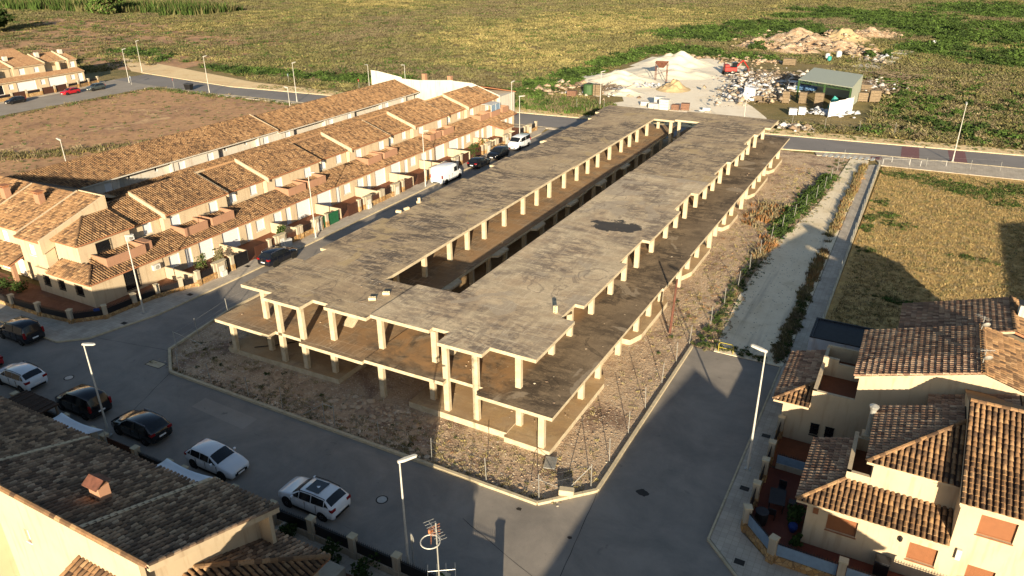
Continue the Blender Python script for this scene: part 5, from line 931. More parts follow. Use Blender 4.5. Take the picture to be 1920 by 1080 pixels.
# ================================================================ loose stones
def rocks(name, pts, smin, smax, mat, parent=None, label=None, flat=.6):
    n = len(pts); ph = (1+5**.5)/2
    base = np.array([(0, 1, .2), (.95, .31, .1), (.59, -.81, .15), (-.59, -.81, .1), (-.95, .31, .2), (.1, .1, 1.0), (.5, .5, .7), (-.5, -.2, .75)])
    F = np.array([(0, 1, 6), (1, 2, 6), (2, 5, 6), (0, 6, 5), (2, 3, 7), (3, 4, 7), (4, 0, 5), (4, 5, 7), (2, 7, 5)]); 
    V = base[None]+RNG.normal(0, .16, (n, len(base), 3)); s = RNG.uniform(0, 1, (n, 1, 1))**2.5*(smax-smin)+smin; st = RNG.uniform(.6, 1.3, (n, 1, 3)); st[..., 2] *= flat; a = RNG.uniform(0, 6.28, n); V = V*s*st
    c, q = np.cos(a)[:, None], np.sin(a)[:, None]; X = V[..., 0]*c-V[..., 1]*q; Y = V[..., 0]*q+V[..., 1]*c; V = np.stack([X, Y, V[..., 2]], -1)+np.asarray(pts)[:, None, :]
    o = np_mesh(name, V.reshape(-1, 3), (F[None]+(np.arange(n)*len(base))[:, None, None]).reshape(-1, 3), mat, parent, 'stuff')
    if label: o['label'] = label
    return o
t = NT('rubble_stones'); g = t.new('NewGeometry').outputs['Random Per Island']; MATS['rubble_stones'] = t.done(t.ramp(g, [(0, rgb('b0987c')), (.3, rgb('8e7864')), (.6, rgb('bfab90')), (.85, rgb('a08870')), (1, rgb('d4c8b2'))]), .95, t.noise(9, 5), .6, .05)
t = NT('quarry_stones'); g = t.new('NewGeometry').outputs['Random Per Island']; c = t.mix(t.thr(t.noise(.5, 7, .7), .4, .62), t.ramp(g, [(0, rgb('cdb698')), (.4, rgb('dccbb0')), (.8, rgb('c0a284')), (1, rgb('e6dcc8'))]), rgb('a88a6c')); MATS['quarry_stones'] = t.done(c, .95, t.noise(2, 8, .7), 1.0, .6)
t = NT('junk_mix'); g = t.new('NewGeometry').outputs['Random Per Island']; MATS['junk_mix'] = t.done(t.ramp(g, [(0, rgb('d0cec8')), (.25, rgb('8a7660')), (.4, rgb('b8a88e')), (.5, rgb('d8d8d6')), (.6, rgb('54483e')), (.72, rgb('a4927a')), (.82, rgb('7a6450')), (.9, rgb('c8bca8')), (1, rgb('62625e'))]), .8)
def plotpts(n):
    L = []
    while len(L) < n:
        k = random.random()
        if k < .42: p = (random.uniform(-56, -14.8), random.uniform(35.3, 40.0))
        elif k < .9: p = (random.uniform(-19, -12.8), random.uniform(38, 128))
        else: p = (random.uniform(-57.3, -52), random.uniform(38, 60))
        if p[1] < 60 and p[0] > -14.9: continue
        if p[0] > -17.4 and p[1] < 38+(p[0]+14.5)*1.03: continue
        L.append((*p, -.03))
    return L
rocks('rubble', plotpts(11000), .015, .11, 'rubble_stones')
rocks('rubble', [(random.gauss(-33.3, 1.4), random.gauss(38.7, .6), -.02) for _ in range(260)], .08, .42, 'rubble_stones')
rocks('rubble', [(random.uniform(-54, -16), 35.25+random.uniform(0, .7), -.02) for _ in range(500)], .04, .22, 'rubble_stones')
rocks('slab_debris', [(U_(-49, -36.5), U_(42, 47.5), 6.42) for U_ in [random.uniform] for _ in range(40)]+[(random.uniform(-35, -22.5), random.uniform(43, 120), 6.56) for _ in range(40)]+[(random.uniform(-30, -19), random.uniform(41, 50), 3.4) for _ in range(60)]+[(random.uniform(-22, -19), random.uniform(50, 120), 3.4) for _ in range(60)]+[(random.uniform(-51, -36), random.uniform(40.5, 60), 3.3) for _ in range(90)]+[(random.uniform(-31, -19.2), random.uniform(40.5, 47), .5) for _ in range(60)], .03, .12, 'rubble_stones')
# ================================================================ vegetation
def veg_mat(name, rough=.9):
    t = NT(name); a = t.new('Attribute', attribute_name='tint'); g = t.new('NewGeometry').outputs['Random Per Island']; MATS[name] = t.done(t.mix(t.math('MULTIPLY', g, .55), a.outputs['Color'], t.mix(1.0, a.outputs['Color'], (.45, .45, .45, 1), 'MULTIPLY')), rough, spec=.15)
veg_mat('leaves')
def tuft_t(nb, spread=.5, w=.12, seed=0, lean=.5):
    r = np.random.default_rng(seed); V = []; 
    for k in range(nb):
        a = r.uniform(0, 6.283); d = spread*r.uniform(0, 1)**.6; x, y = d*math.cos(a), d*math.sin(a); b = r.uniform(0, 6.283); h = r.uniform(.5, 1.0); l = lean*r.uniform(.2, 1); ww = w*r.uniform(.6, 1.4)
        V += [(x+ww*math.cos(b), y+ww*math.sin(b), 0), (x-ww*math.cos(b), y-ww*math.sin(b), 0), (x*(1+l)+r.normal(0, .1), y*(1+l)+r.normal(0, .1), h)]
    return np.array(V), np.arange(nb*3).reshape(-1, 3)
def bush_t(nl, seed=0, leaf=.16, low=.0):
    r = np.random.default_rng(seed); V = []; k = 0; cl = r.normal(0, 1, (9, 3)); cl /= np.linalg.norm(cl, axis=1)[:, None]; cl *= r.uniform(.25, .72, (9, 1)); cl[:, 2] = np.abs(cl[:, 2])
    while k < nl:
        c = cl[r.integers(0, 9)]; p = r.normal(0, 1, 3); p /= np.linalg.norm(p); p = c+p*r.uniform(.2, .38)
        if p[2] < low-.02: continue
        u = r.normal(0, 1, 3); u /= np.linalg.norm(u); v = np.cross(u, r.normal(0, 1, 3)); v /= np.linalg.norm(v); s = leaf*r.uniform(.6, 1.3); V += [p-u*s, p+v*s*.7, p+u*s, p-v*s*.7]; k += 1
    return np.array(V), np.arange(nl*4).reshape(-1, 4)
def scatter(name, P, S, tint, tmpl, mat='leaves', parent=None, kind='stuff', hs=None, jit=.12):
    """P (n,3), S (n,), tint (n,3), templates [(V,F)]"""
    P, S, tint = np.asarray(P, float), np.asarray(S, float), np.asarray(tint, float); n = len(P); which = RNG.integers(0, len(tmpl), n); VV, FF, TT = [], [], []; off = 0; hs = np.ones(n) if hs is None else np.asarray(hs)
    for k, (V, F) in enumerate(tmpl):
        i = np.where(which == k)[0]
        if len(i) == 0: continue
        a = RNG.uniform(0, 6.283, len(i)); c, q = np.cos(a)[:, None], np.sin(a)[:, None]; X = V[None, :, 0]*c-V[None, :, 1]*q; Y = V[None, :, 0]*q+V[None, :, 1]*c; Z = np.broadcast_to(V[None, :, 2], X.shape)
        W_ = np.stack([X*S[i, None], Y*S[i, None], Z*(S[i]*hs[i])[:, None]], -1)+P[i][:, None, :]; VV.append(W_.reshape(-1, 3)); FF.append((F[None]+(np.arange(len(i))*len(V))[:, None, None]).reshape(-1, F.shape[1])+off); off += len(i)*len(V)
        tt = tint[i][:, None, :]*(1+RNG.normal(0, jit, (len(i), len(V), 1))); TT.append(tt.reshape(-1, 3))
    V = np.concatenate(VV); o = np_mesh(name, V, np.concatenate(FF), mat, parent, kind); at = o.data.attributes.new('tint', 'FLOAT_COLOR', 'POINT'); T4 = np.ones((len(V), 4), np.float32); T4[:, :3] = np.clip(np.concatenate(TT), .003, 1); at.data.foreach_set('color', T4.ravel()); return o
OLIVE, YEL, BRN, GRN, DGR, PALE = [np.array(c) for c in ((.15, .145, .06), (.29, .245, .10), (.17, .14, .085), (.07, .12, .026), (.033, .058, .016), (.25, .215, .12))]
def fbm(x, y, s, o=0.): return noise.fractal(Vector((x*s+o, y*s-o, o)), .6, 2.0, 4)
GREEN = [(-123, 162, 12, 6), (-99, 155, 10, 7), (-81, 151, 9, 6), (-84, 170, 9, 10), (-83, 190, 8, 14), (-82, 215, 7, 14), (-79, 240, 10, 18), (-69, 248, 14, 10), (-50, 243, 9, 10), (-79, 300, 18, 24), (-62, 330, 22, 26), (-48, 318, 16, 22), (-14, 376, 20, 30), (6, 342, 20, 34), (24, 350, 24, 40), (-1, 290, 12, 18), (17, 275, 14, 20), (-30, 400, 30, 24), (28, 450, 40, 40), (-50, 415, 20, 14),
         (-232, 168, 14, 8), (-200, 155, 14, 6), (-188, 151, 12, 5), (-174, 156, 14, 6), (-154, 157, 14, 5), (-139, 159, 12, 5), (7, 168, 7, 6), (13, 162, 8, 4), (-4, 188, 5, 12), (-8, 206, 4, 10), (-60, 380, 14, 10)]
BARE = [(-280, 160, 50, 14), (-300, 190, 50, 16), (-335, 222, 50, 16), (-240, 200, 26, 12), (-275, 212, 24, 7), (-215, 150, 20, 8)]
def blob(L, x, y): return max((1-((x-a)/rx)**2-((y-b)/ry)**2 for a, b, rx, ry in L), default=-9)
def infield(x, y):
    road = np.interp(x, [-200, -155, -115, -62, -30, 16, 95], [160, 145.5, 144.5, 148.5, 151.5, 154.5, 161])
    if y < road: return x < -193 and y > 128+(-193-x)*.15 and x < -208
    if x > -79+(0 if y > 165 else 12) and x < -27 and 150 < y < 238: return False
    if -27 <= x < -9 and 158 < y < 200: return False
    return True
P, S, Tn, Hh = [], [], [], []; GP, GS, GT = [], [], []
for _ in range(64000):
    r = 132+random.random()*520; a = rad(random.uniform(-67, 9)); x, y = r*math.sin(a), r*math.cos(a)
    if not infield(x, y): continue
    n1, n2, n3 = fbm(x, y, .035), fbm(x, y, .012, 7), fbm(x, y, .11, 3); g = blob(GREEN, x, y)+n3*.9; b = blob(BARE, x, y)+n3*.9
    rightish = min(1, max(0, (x+40)/60)) if y < 260 else 0
    if b > .15 and random.random() > .12: continue
    if n1+n3*.6 > .62 and random.random() < .5: continue
    if g > .05: c = GRN*(1+.5*n3) if random.random() < .7 else DGR*1.4; h = .8; GP.append((x, y, 0)) if random.random() < .25 else None
    else:
        k = n2*.9+n3*.4+random.gauss(-.16, .2)+.5*math.exp(-((x+130)/85)**2-((y-270)/110)**2); c = OLIVE+(YEL-OLIVE)*min(1, max(0, k*1.3)); c = c+(BRN-c)*min(1, max(0, -k*1.4)); h = .75
        if random.random() < .07+.12*max(0, -n1): c = GRN*.9
        c = c*(1+.25*n3)
    s = (.75+r/330)*random.uniform(.7, 1.3); P.append((x, y, -.05)); S.append(s); Tn.append(c); Hh.append(h*random.uniform(.45, 1.0)/(1+r/900))
TL = [tuft_t(22, .9, .14, k+40, 1.1) for k in range(4)]; TU = [tuft_t(15, .75, .13, k, .6) for k in range(5)]; BU = [bush_t(70, k) for k in range(4)]
scatter('field_scrub', P, S, Tn, TL+TU[:2], hs=np.array(Hh)*.8)
scatter('green_scrub', GP, [random.uniform(1.0, 2.2)*(1+p[1]/700) for p in GP], [GRN*random.uniform(.6, 1.2) if random.random() < .7 else DGR for p in GP], BU, hs=[.6]*len(GP))
def patch(name, L, cols, tm, hs=.8, mat='leaves', z=0., jit=.15): return scatter(name, [(p[0], p[1], z) for p in L], [p[2] for p in L], [random.choice(cols)*random.uniform(.75, 1.2) for p in L], tm, hs=[hs*random.uniform(.7, 1.2) for _ in L], jit=jit)
U = random.uniform
# right-hand near scrub behind the far road and round the yard
L = [(U(-26, 70), U(153.5, 230), U(.7, 1.7)) for _ in range(6500)]; L = [p for p in L if p[1] > np.interp(p[0], [-30, 16, 95], [151.5, 154.5, 161]) and not (p[0] < -9 and 157 < p[1] < 212)]
patch('roadside_scrub', L, [OLIVE*1.1, YEL*.9, BRN*1.2, PALE, OLIVE], TL, .42)
L = [(U(-24, 60), U(155, 225), U(.8, 2.0)) for _ in range(900)]; L = [p for p in L if not (p[0] < -8 and 158 < p[1] < 212)]; patch('roadside_bushes', L, [GRN*.8, DGR, OLIVE*.8, GRN, BRN], BU, .75)
patch('roadside_scrub', [(U(-118, -60), U(146, 158), U(.6, 1.4)) for _ in range(2200)], [GRN*.8, OLIVE, BRN, GRN], TU, .8)
patch('verge_weeds', [(x, np.interp(x, [-155, -127, -62, -21, 16, 95], [138, 140, 144, 147.5, 151, 157])+U(0, 4), U(.2, .5)) for x in [U(-150, 60) for _ in range(1500)]], [YEL*.8, OLIVE, GRN*.8, PALE], TU, .6)
# dry plot on the right
L = [(U(-3.9, 26), U(66, 131.5), U(.18, .5)) for _ in range(19000)]; GOLD = np.array((.40, .30, .135)); patch('dry_grass', L, [GOLD, GOLD*.85, GOLD*.7, BRN*1.5, OLIVE*1.3, GOLD*1.1], [tuft_t(9, .9, .10, k+20, .9) for k in range(4)], .6, z=.04)
DG = [(-.8, 127.5, 3, 1.6), (3.5, 126, 2.6, 2.4), (6.5, 124.5, 3, 3), (10.5, 123, 3.5, 3), (14, 127, 3, 3), (-1.6, 106.5, 1.6, 1.2), (-.2, 103.5, 1.4, 1.2), (-3.6, 104.6, .8, 1.4), (-3.5, 100.5, .8, 1.6), (12.5, 119, 2, 1.5), (-2.7, 92.5, .9, 1), (1.5, 79, 1.6, .8), (8, 95, 2, .7), (-3, 112, 1, 1.6)]
L = []
for a, b, rx, ry in DG:
    for _ in range(int(rx*ry*26)): L.append((random.gauss(a, rx*.55), random.gauss(b, ry*.55), U(.2, .55)))
patch('green_weeds', [p for p in L if p[0] > -4.2 and p[1] < 131], [GRN*.8, DGR*1.3, GRN, OLIVE], BU, .7, z=.04)
patch('green_weeds', [(U(-3.8, 26), U(68, 131), U(.12, .3)) for _ in range(420)], [GRN*.8, OLIVE, DGR*1.4], BU, .6, z=.04)
# hedge of weeds between the dirt track and the footpath
L = []
for _ in range(1000):
    y = U(62, 131); x = -6.75-.5*(1 if y < 100 else .6)+random.gauss(0, .22)
    if fbm(0, y, .16) > -.1+(.25 if 84 < y < 96 else 0): L.append((x, y, U(.15, .5)))
patch('path_weeds', L, [BRN*1.3, YEL*.7, PALE*.9, OLIVE*.9, BRN], TU, 1.15, z=.05)
patch('path_weeds', [(-6.75+random.gauss(0, .16)-(.3 if y < 112 else 0), y, U(.2, .6)) for y in [U(97, 131) for _ in range(520)]+[U(78, 90) for _ in range(160)]], [np.array((.32, .20, .09)), YEL*.9, np.array((.26, .15, .07)), PALE], TU, 1.2, z=.05)
L = [(-6.9+random.gauss(0, .25), U(61, 76), U(.3, .6)) for _ in range(110)]; patch('path_weeds', L, [DGR*1.4, OLIVE*.7, BRN], BU, .9, z=.05)
# green bushes on the left edge of the track
def along(pts, n, w):
    L = []
    for _ in range(n): i = random.randrange(len(pts)-1); t_ = random.random(); L.append((pts[i][0]+(pts[i+1][0]-pts[i][0])*t_+random.gauss(0, w), pts[i][1]+(pts[i+1][1]-pts[i][1])*t_+random.gauss(0, w)))
    return L
patch('track_bushes', [(x-.5, y, U(.5, 1.1)) for x, y in along([(-12.7, 92.5), (-12.5, 98), (-12.0, 104), (-11.2, 111), (-10.7, 117), (-10.4, 122)], 230, .5)], [GRN*.75, DGR*1.3, GRN*.9], BU, .85, z=-.03)
patch('track_bushes', [(x, y, U(.2, .5)) for x, y in along([(-9.6, 124), (-10, 130), (-8.8, 133)], 50, .9)+along([(-11.9, 96), (-10.9, 105), (-10.2, 112)], 26, .6)], [GRN*.75, DGR*1.3, OLIVE], BU, .5, z=-.03)
patch('track_weeds', [(x, y, U(.3, .8)) for x, y in along([(-13.4, 84), (-13.2, 88.5), (-13.8, 91)], 90, .5)+along([(-16, 96), (-15, 104)], 120, 1.2)], [BRN*1.6, np.array((.30, .15, .06)), PALE], TU, 1.0, z=-.03)
patch('track_bushes', [(x, y, U(.15, .42)) for x, y in along([(-14.3, 60.8), (-13, 61), (-11.8, 61.4), (-9.6, 61.2), (-8.2, 60.8)], 60, .3)+along([(-13.9, 62), (-13.6, 68), (-13.8, 76), (-13.6, 83)], 150, .35)], [GRN*.7, DGR*1.2, OLIVE], BU, .8, z=.08)
rocks('track_edge_stones', [(x, y, .05) for x, y in along([(-12.5, 61), (-13.0, 73), (-12.8, 88), (-10.4, 107), (-9.6, 122)], 500, .35)]+[(x, y, .05) for x, y in along([(-7.2, 62), (-7.1, 100), (-7.0, 130)], 300, .3)], .03, .16, 'rubble_stones')
patch('track_weeds', [(x, y, U(.1, .35)) for x, y in along([(-12.5, 61), (-13.0, 73), (-12.8, 88), (-10.4, 107), (-9.6, 122)], 260, .4)], [BRN*1.4, PALE, OLIVE, GRN*.7], TU, .7, z=.04)
patch('plot_weeds', [(x, y, U(.1, .3)) for x, y in along([(-16, 62), (-15.5, 80), (-16, 100), (-14, 125)], 500, 1.3)+along([(-45, 36.5), (-20, 36.5)], 260, .7)], [PALE*1.2, YEL, BRN*1.8, np.array((.28, .17, .09))], TU, .8, z=-.03)
# weeds on the rubble plot
patch('plot_weeds', [(p[0], p[1], U(.08, .26)) for p in plotpts(2600) if fbm(p[0], p[1], .35) > -.05], [PALE*1.5, YEL*1.2, BRN*2, PALE*1.3], TU, .7, z=-.03)
patch('plot_weeds', [(p[0], p[1], U(.15, .38)) for p in plotpts(50)], [GRN*.6, DGR*1.2, OLIVE*.8], BU, .8, z=-.03)
patch('plot_weeds', [(U(-54, -16), 35.3+abs(random.gauss(0, .4)), U(.1, .3)) for _ in range(180)], [BRN*1.5, OLIVE, BRN*1.8], TU, .9, z=-.03)
# bare lot and fringe on the left
L = [(x, y, U(.4, 1.0)) for x, y in along([(-150, 62), (-135, 73), (-122, 88), (-113, 104), (-107, 116)], 900, 1.6)]; patch('lot_weeds', L, [BRN*1.3, YEL*.6, OLIVE*.8, BRN], TU, .7)
patch('lot_weeds', [(U(-170, -106), U(60, 126), U(.2, .55)) for _ in range(1300)]+[(x, y, U(.4, .9)) for x, y in along([(-171, 80), (-171, 126), (-150, 126), (-106, 127)], 500, .8)], [BRN*1.2, OLIVE*.7, DGR*2, YEL*.6], TU, .6)
patch('bare_field_weeds', [(U(-380, -205), U(140, 290), U(.5, 1.6)) for _ in range(2200)], [BRN*1.0, OLIVE*.6, YEL*.7, DGR*1.6, BRN*.7], TL, .5)
# reed belt and trees at the far left
L = [(U(-520, -320), 0, 0) for _ in range(1500)]; L = [(x, 262+(-x-320)*-.12+random.gauss(0, 6)+20, U(2.5, 4.5)) for x, _, _ in L]; patch('reed_belt', L, [GRN*.8, GRN*.6, OLIVE*.8], TU, 1.3)
def tree(name, label, loc, h, rx, tr, cols, leaf=.35, n=2600, cat='tree', grp=None):
    T = thing(name, label, cat, loc, 0, grp); m = MB(); m.tube((0, 0, 0), (.1*h*.1, 0, tr), h*.035, h*.02, 8)
    for k in range(6): a = k*1.05+.3; m.tube((0, 0, tr*.7), (rx*.55*math.cos(a), rx*.55*math.sin(a), tr+h*.28), h*.016, h*.006, 5)
    m.build('trunk', 'bark', T); cl = [(Vector((random.gauss(0, .42), random.gauss(0, .42), random.uniform(-.7, .75))), random.uniform(.22, .42)) for _ in range(26)]; V = np.empty((n*4, 3)); tn = np.empty((n*4, 3)); cz = tr+(h-tr)*.5; rz_ = (h-tr)*.52
    for i in range(n):
        c, r = random.choice(cl); d = Vector((random.gauss(0, 1), random.gauss(0, 1), random.gauss(0, 1))).normalized()*r*random.uniform(.7, 1.05); p = Vector(((c.x+d.x)*rx, (c.y+d.y)*rx, cz+(c.z+d.z)*rz_)); u = Vector((random.gauss(0, 1), random.gauss(0, 1), random.gauss(0, 1))).normalized(); v = u.orthogonal().normalized(); s = leaf*U(.6, 1.3)
        V[i*4:i*4+4] = [p-u*s, p+v*s*.7, p+u*s, p-v*s*.7]; tn[i*4:i*4+4] = random.choice(cols)*U(.7, 1.2)
    o = np_mesh('crown', V, np.arange(n*4).reshape(-1, 4), 'leaves', T); at = o.data.attributes.new('tint', 'FLOAT_COLOR', 'POINT'); A = np.ones((n*4, 4), np.float32); A[:, :3] = tn; at.data.foreach_set('color', A.ravel()); return T
tree('large_shrub', 'broad rounded green shrub standing alone at the top left of the fields', (-365, 252, 0), 8.5, 7.5, 1.0, [GRN*.9, GRN*1.1, OLIVE], .7, 3000, 'shrub')
tree('large_shrub', 'dark green tree cut by the left edge beyond the far houses', (-338, 183, 0), 9, 7, 1.5, [DGR, GRN*.5], .7, 2600)
for k, (x, y, h, r, lb) in enumerate([(-29.5, 218+60, 3.0, 2.6, 'round dark bush at the left end of the pale rubble heaps'), (6.5, 344, 4.5, 4.0, 'dark green bush standing in the right hand green field'), (-17.5, 258, 2.2, 1.8, 'small dark bush beside the white rubbish on the track'), (-13, 262, 2.0, 1.4, 'small green bush just right of the white rubbish on the track')]):
    if k == 0: x, y = -51.4, 262
    tree('bush', lb, (x, y, 0), h, r, .2, [DGR*1.2, GRN*.7], .3, 700, 'bush')
# gardens of the houses
def garden_bush(lb, loc, h, r, cols, nm='garden_shrub'): return tree(nm, lb, loc, h, r, .15, cols, .1, 420, 'shrub')
garden_bush('leafless grey green shrub behind the black fence beside the corner house', (-66.9, 50.9, .15), 2.3, .9, [OLIVE*.7, GRN*.6]); garden_bush('second grey green shrub behind the black fence, next to the black gate', (-66.8, 53.0, .15), 2.3, .9, [OLIVE*.7, PALE*.8])
garden_bush('orange flowering shrub inside the fence near the end of the row', (-66.3, 111.2, .15), 2.2, 1.5, [np.array((.4, .16, .03)), GRN*.7]); garden_bush('dark hedge plant over the brown gate of the eighth row house', (-65.4, 106.5, .15), 2.3, .9, [GRN*.6, DGR]); garden_bush('spiky palm like plant on a fence pillar near the brown gates', (-65.6, 61.6, 1.2), 1.5, .7, [GRN*.7, DGR])
garden_bush('dark shrub in the corner house garden near the left edge', (-82.5, 38.2, .15), 1.4, 1.0, [DGR, GRN*.5]); garden_bush('low dark shrub beside the porch of the corner house garden', (-80.5, 38.5, .15), 1.2, .9, [GRN*.5]); garden_bush('green shrub behind the black railings left of centre', (-29.5, 24.9, .1), 1.0, .7, [GRN*.5, DGR]); garden_bush('green shrub behind the black railings between two pillars', (-26, 24.7, .1), 1.2, .8, [GRN*.4, DGR])
garden_bush('dark shrub behind the railings under the lamp post sign', (-23.4, 24.5, .1), 1.3, .9, [DGR, GRN*.5]); garden_bush('bright green shrub at the bottom edge beside the antenna mast', (-18.2, 24.4, .1), 2.2, 1.0, [GRN*1.1, GRN*.8]); garden_bush('potted plant against the corner of the house in the tiled yard', (-2.1, 41.0, .17), 1.3, .6, [DGR*1.2, GRN*.5]); garden_bush('small potted plant at the foot of the front wall corner', (-1.7, 38.9, .17), .6, .4, [GRN*.5])
T = thing('plant_pot', 'blue glazed plant pot beside the house corner in the tiled yard', 'plant pot', (-2.1, 40.1, .17)); m = MB(); m.lathe((0, 0, 0), [(.18, 0), (.3, .35), (.26, .5)], 12); m.build('pot', 'dark_blue_sign', T)
# ================================================================ builder's yard
def heap(name, label, x, y, rx, ry, h, mat, seed=0, cat='heap', power=1.3):
    n = 26; V = []; 
    for i in range(n+1):
        for j in range(n+1):
            u, v = i/n*2-1, j/n*2-1; r = math.hypot(u, v); k = max(0, 1-r); z = h*k**power*(1+.5*noise.fractal(Vector((u*2.2+seed, v*2.2, seed)), .7, 2, 4)); V.append((x+u*rx, y+v*ry, z+.22*h*max(0, noise.noise(Vector((u*5+seed, v*5, 3)))) * min(1, k*3)-.03))
    F = [(i*(n+1)+j, (i+1)*(n+1)+j, (i+1)*(n+1)+j+1, i*(n+1)+j+1) for i in range(n) for j in range(n)]; m = MB(); m.add(V, F); o = m.build(name, mat, smooth=True); return tag(o, label, cat)
heap('lime_heap', 'bright white heap of powder at the left edge of the yard', -70, 187, 12, 10, 2.8, 'white_lime', 1); heap('lime_heap', 'long white heap behind the hopper stand', -62, 204, 13, 10, 2.2, 'white_lime', 2); heap('lime_heap', 'tall white heap farthest back in the yard', -66, 222, 11, 10, 3.2, 'white_lime', 3); heap('sand_heap', 'cone of yellow sand beside the hopper stand', -54.5, 182, 4.2, 4.6, 2.3, 'sand_heap', 4, power=1.2); heap('lime_heap', 'low white heap in front of the hopper stand', -63.5, 172, 6, 4, 1.0, 'white_lime', 6)
hs = [(-52, 268, 9, 7, 3.2, 'rubble heap at the left end of the pale rubble ridge'), (-44, 290, 12, 10, 4.5, 'tallest pale rubble heap behind the yard'), (-36, 279, 10, 9, 3.6, 'broad pale rubble heap in the middle of the ridge'), (-30, 300, 10, 8, 3.8, 'straw coloured mound behind the pale rubble ridge'), (-27, 272, 9, 8, 3.0, 'pale rubble heap right of the middle of the ridge'), (-20, 264, 6, 6, 2.0, 'low pale rubble heap at the right end of the ridge'), (-22.5, 316, 10, 7, 3.0, 'separate pale heap standing behind on the grass'), (-40, 262, 9, 6, 2.2, 'low pale heap in front of the tallest one')]
for k, (x, y, rx, ry, h, lb) in enumerate(hs): heap('rubble_heap', lb, x, y, rx, ry, h, 'sand_heap' if 'straw' in lb else 'quarry_stones', 10+k)
def around(x, y, sx, sy, n, z=0., top=0.): return [(random.gauss(x, sx), random.gauss(y, sy), z+random.random()*top) for _ in range(n)]
L = []
for x, y, rx, ry, h, lb in hs: L += around(x, y, rx*.4, ry*.4, 150, .3, h*.5)
rocks('loose_rubble', L, .2, 1.3, 'quarry_stones')
rocks('loose_rubble', around(-80, 172, 2.5, 5, 110, 0, .4)+around(-60, 237, 8, 2, 80)+around(-44, 240, 3, 3, 60)+around(-48, 232, 5, 4, 60), .2, 1.2, 'quarry_stones')
JP = around(-38, 190, 2.6, 10, 900, 0, 1.4)+around(-42, 206, 3, 6, 300, 0, 1)+around(-33, 202, 5, 4, 300, 0, .8)+around(-31, 184, 2, 5, 250, 0, 1)+around(-25, 215, 3, 4, 120, 0, .8)+around(-22, 153, 2.5, 1.2, 160, 0, .5)+around(-16, 252, 2.5, 3, 90, 0, .6)+around(-29, 212, 3, 6, 130, 0, .6)+around(-11, 205, 3, 5, 200, 0, 1)+around(-70, 168, 4, 3, 80, 0, .3)
rocks('scrap_and_rubbish', JP, .12, .8, 'junk_mix', flat=.8)
m = MB()
for x, y, sx, sy, n in ((-69, 174, 2.2, 1.2, 90), (-36, 208, 3, 3, 70), (-12, 205, 3.5, 4, 110), (-9, 222, 4, 2, 60), (-31, 206, 2, 2, 40)):
    for _ in range(n):
        a, b = random.uniform(0, 6.28), random.uniform(-.25, .35); p = Vector((random.gauss(x, sx), random.gauss(y, sy), U(.2, 1.3))); d = Vector((math.cos(a), math.sin(a), b))*U(.8, 2.2); m.tube(p-d, p+d, .07, .05, 4)
tag(m.build('scrap_timber', 'wood_grey'), kind='stuff')
def pallet(x, y, rz, w, d, h, mat, label, nm='pallet_stack', cat='pallet', grp=None, layers=4):
    T = thing(nm, label, cat, (x, y, 0), rz, grp)
    m = MB(); 
    for i in range(3): m.obox((-w/2+.1+i*(w-.2)/2, 0, 0), .12, d, .12)
    m.build('pallet_base', 'wood_pale', T)
    for i in range(layers): m = MB(); m.obox((random.uniform(-.03, .03), 0, .13+i*(h-.13)/layers), w-.04, d-.04, (h-.13)/layers-.04); m.build('layer', mat, T)
    return T
g4 = 'pallets and stacks in the yard'
for x, y, rz, w, d, h, mt, lb in [(-51.3, 158.6, 0, 2.4, 1.6, 1.2, 'marble_block', 'low stack of grey slabs beside the tall grey blocks'), (-49.0, 158.4, 0, 2.1, 1.8, 2.3, 'marble_block', 'tall stack of pale grey slabs, right of two'), (-50.8, 160.6, 0, 2.2, 1.6, 2.3, 'marble_block', 'tall stack of pale grey slabs, rear of the group'), (-54.2, 160.5, .3, 1.8, 1.3, 1.0, 'marble_block', 'small separate stack of pale slabs left of the group'),
    (-46.9, 159.3, .1, 1.6, 1.3, 1.2, 'brick_orange', 'pallet of orange bricks right of the grey slabs'), (-45.0, 160.0, .2, 1.8, 1.4, 1.5, 'brick_orange', 'larger pallet of orange bricks behind the building edge'), (-40.6, 161.0, .1, 1.6, 1.0, .8, 'white_plastic', 'small white wrapped pallet near the building edge'),
    (-33.0, 176.2, 0, 1.6, 1.2, 1.3, 'wood_pale', 'pale timber crate right of the white bag'), (-31.0, 175.5, 0, 1.5, 1.2, 1.2, 'wood_pale', 'second pale timber crate right of the white bag'), (-27.4, 177.2, .1, 1.5, 1.2, 2.6, 'wood_pale', 'tall stack of pallets left of the shed'), (-24.0, 178.3, 0, 1.5, 1.2, 2.5, 'wood_pale', 'tall stack of pallets under the shed edge'), (-20.4, 176.2, 0, 1.8, 1.2, 3.0, 'wood_pale', 'tallest stack of pallets inside the shed mouth'),
    (-23.8, 165.2, .2, 1.6, 1.2, 1.4, 'bag_white', 'white bagged pallet in front of the shed, left'), (-22.2, 166.2, .2, 1.4, 1.2, 1.6, 'bag_white', 'white bagged pallet in front of the shed, right'), (-12.6, 186.6, .2, 2.0, 1.5, 2.0, 'wood_pale', 'pallet of pale timber right of the shed'), (-10.2, 187.2, .2, 2.2, 1.6, 2.6, 'wood_pale', 'largest pallet of pale timber right of the shed'), (-13, 200, 0, 2.4, 1.4, 1.6, 'wood_pale', 'timber pallet behind the shed to the right'), (-15.6, 206, 0, 2.2, 1.5, 1.5, 'wood_pale', 'timber pallet farther behind the shed'), (-36.5, 233, 0, 3.4, 1.6, 1.8, 'wood_pale', 'pinkish crate standing alone in the dry grass')]: pallet(x, y, rz, w, d, h, mt, lb, grp=g4)
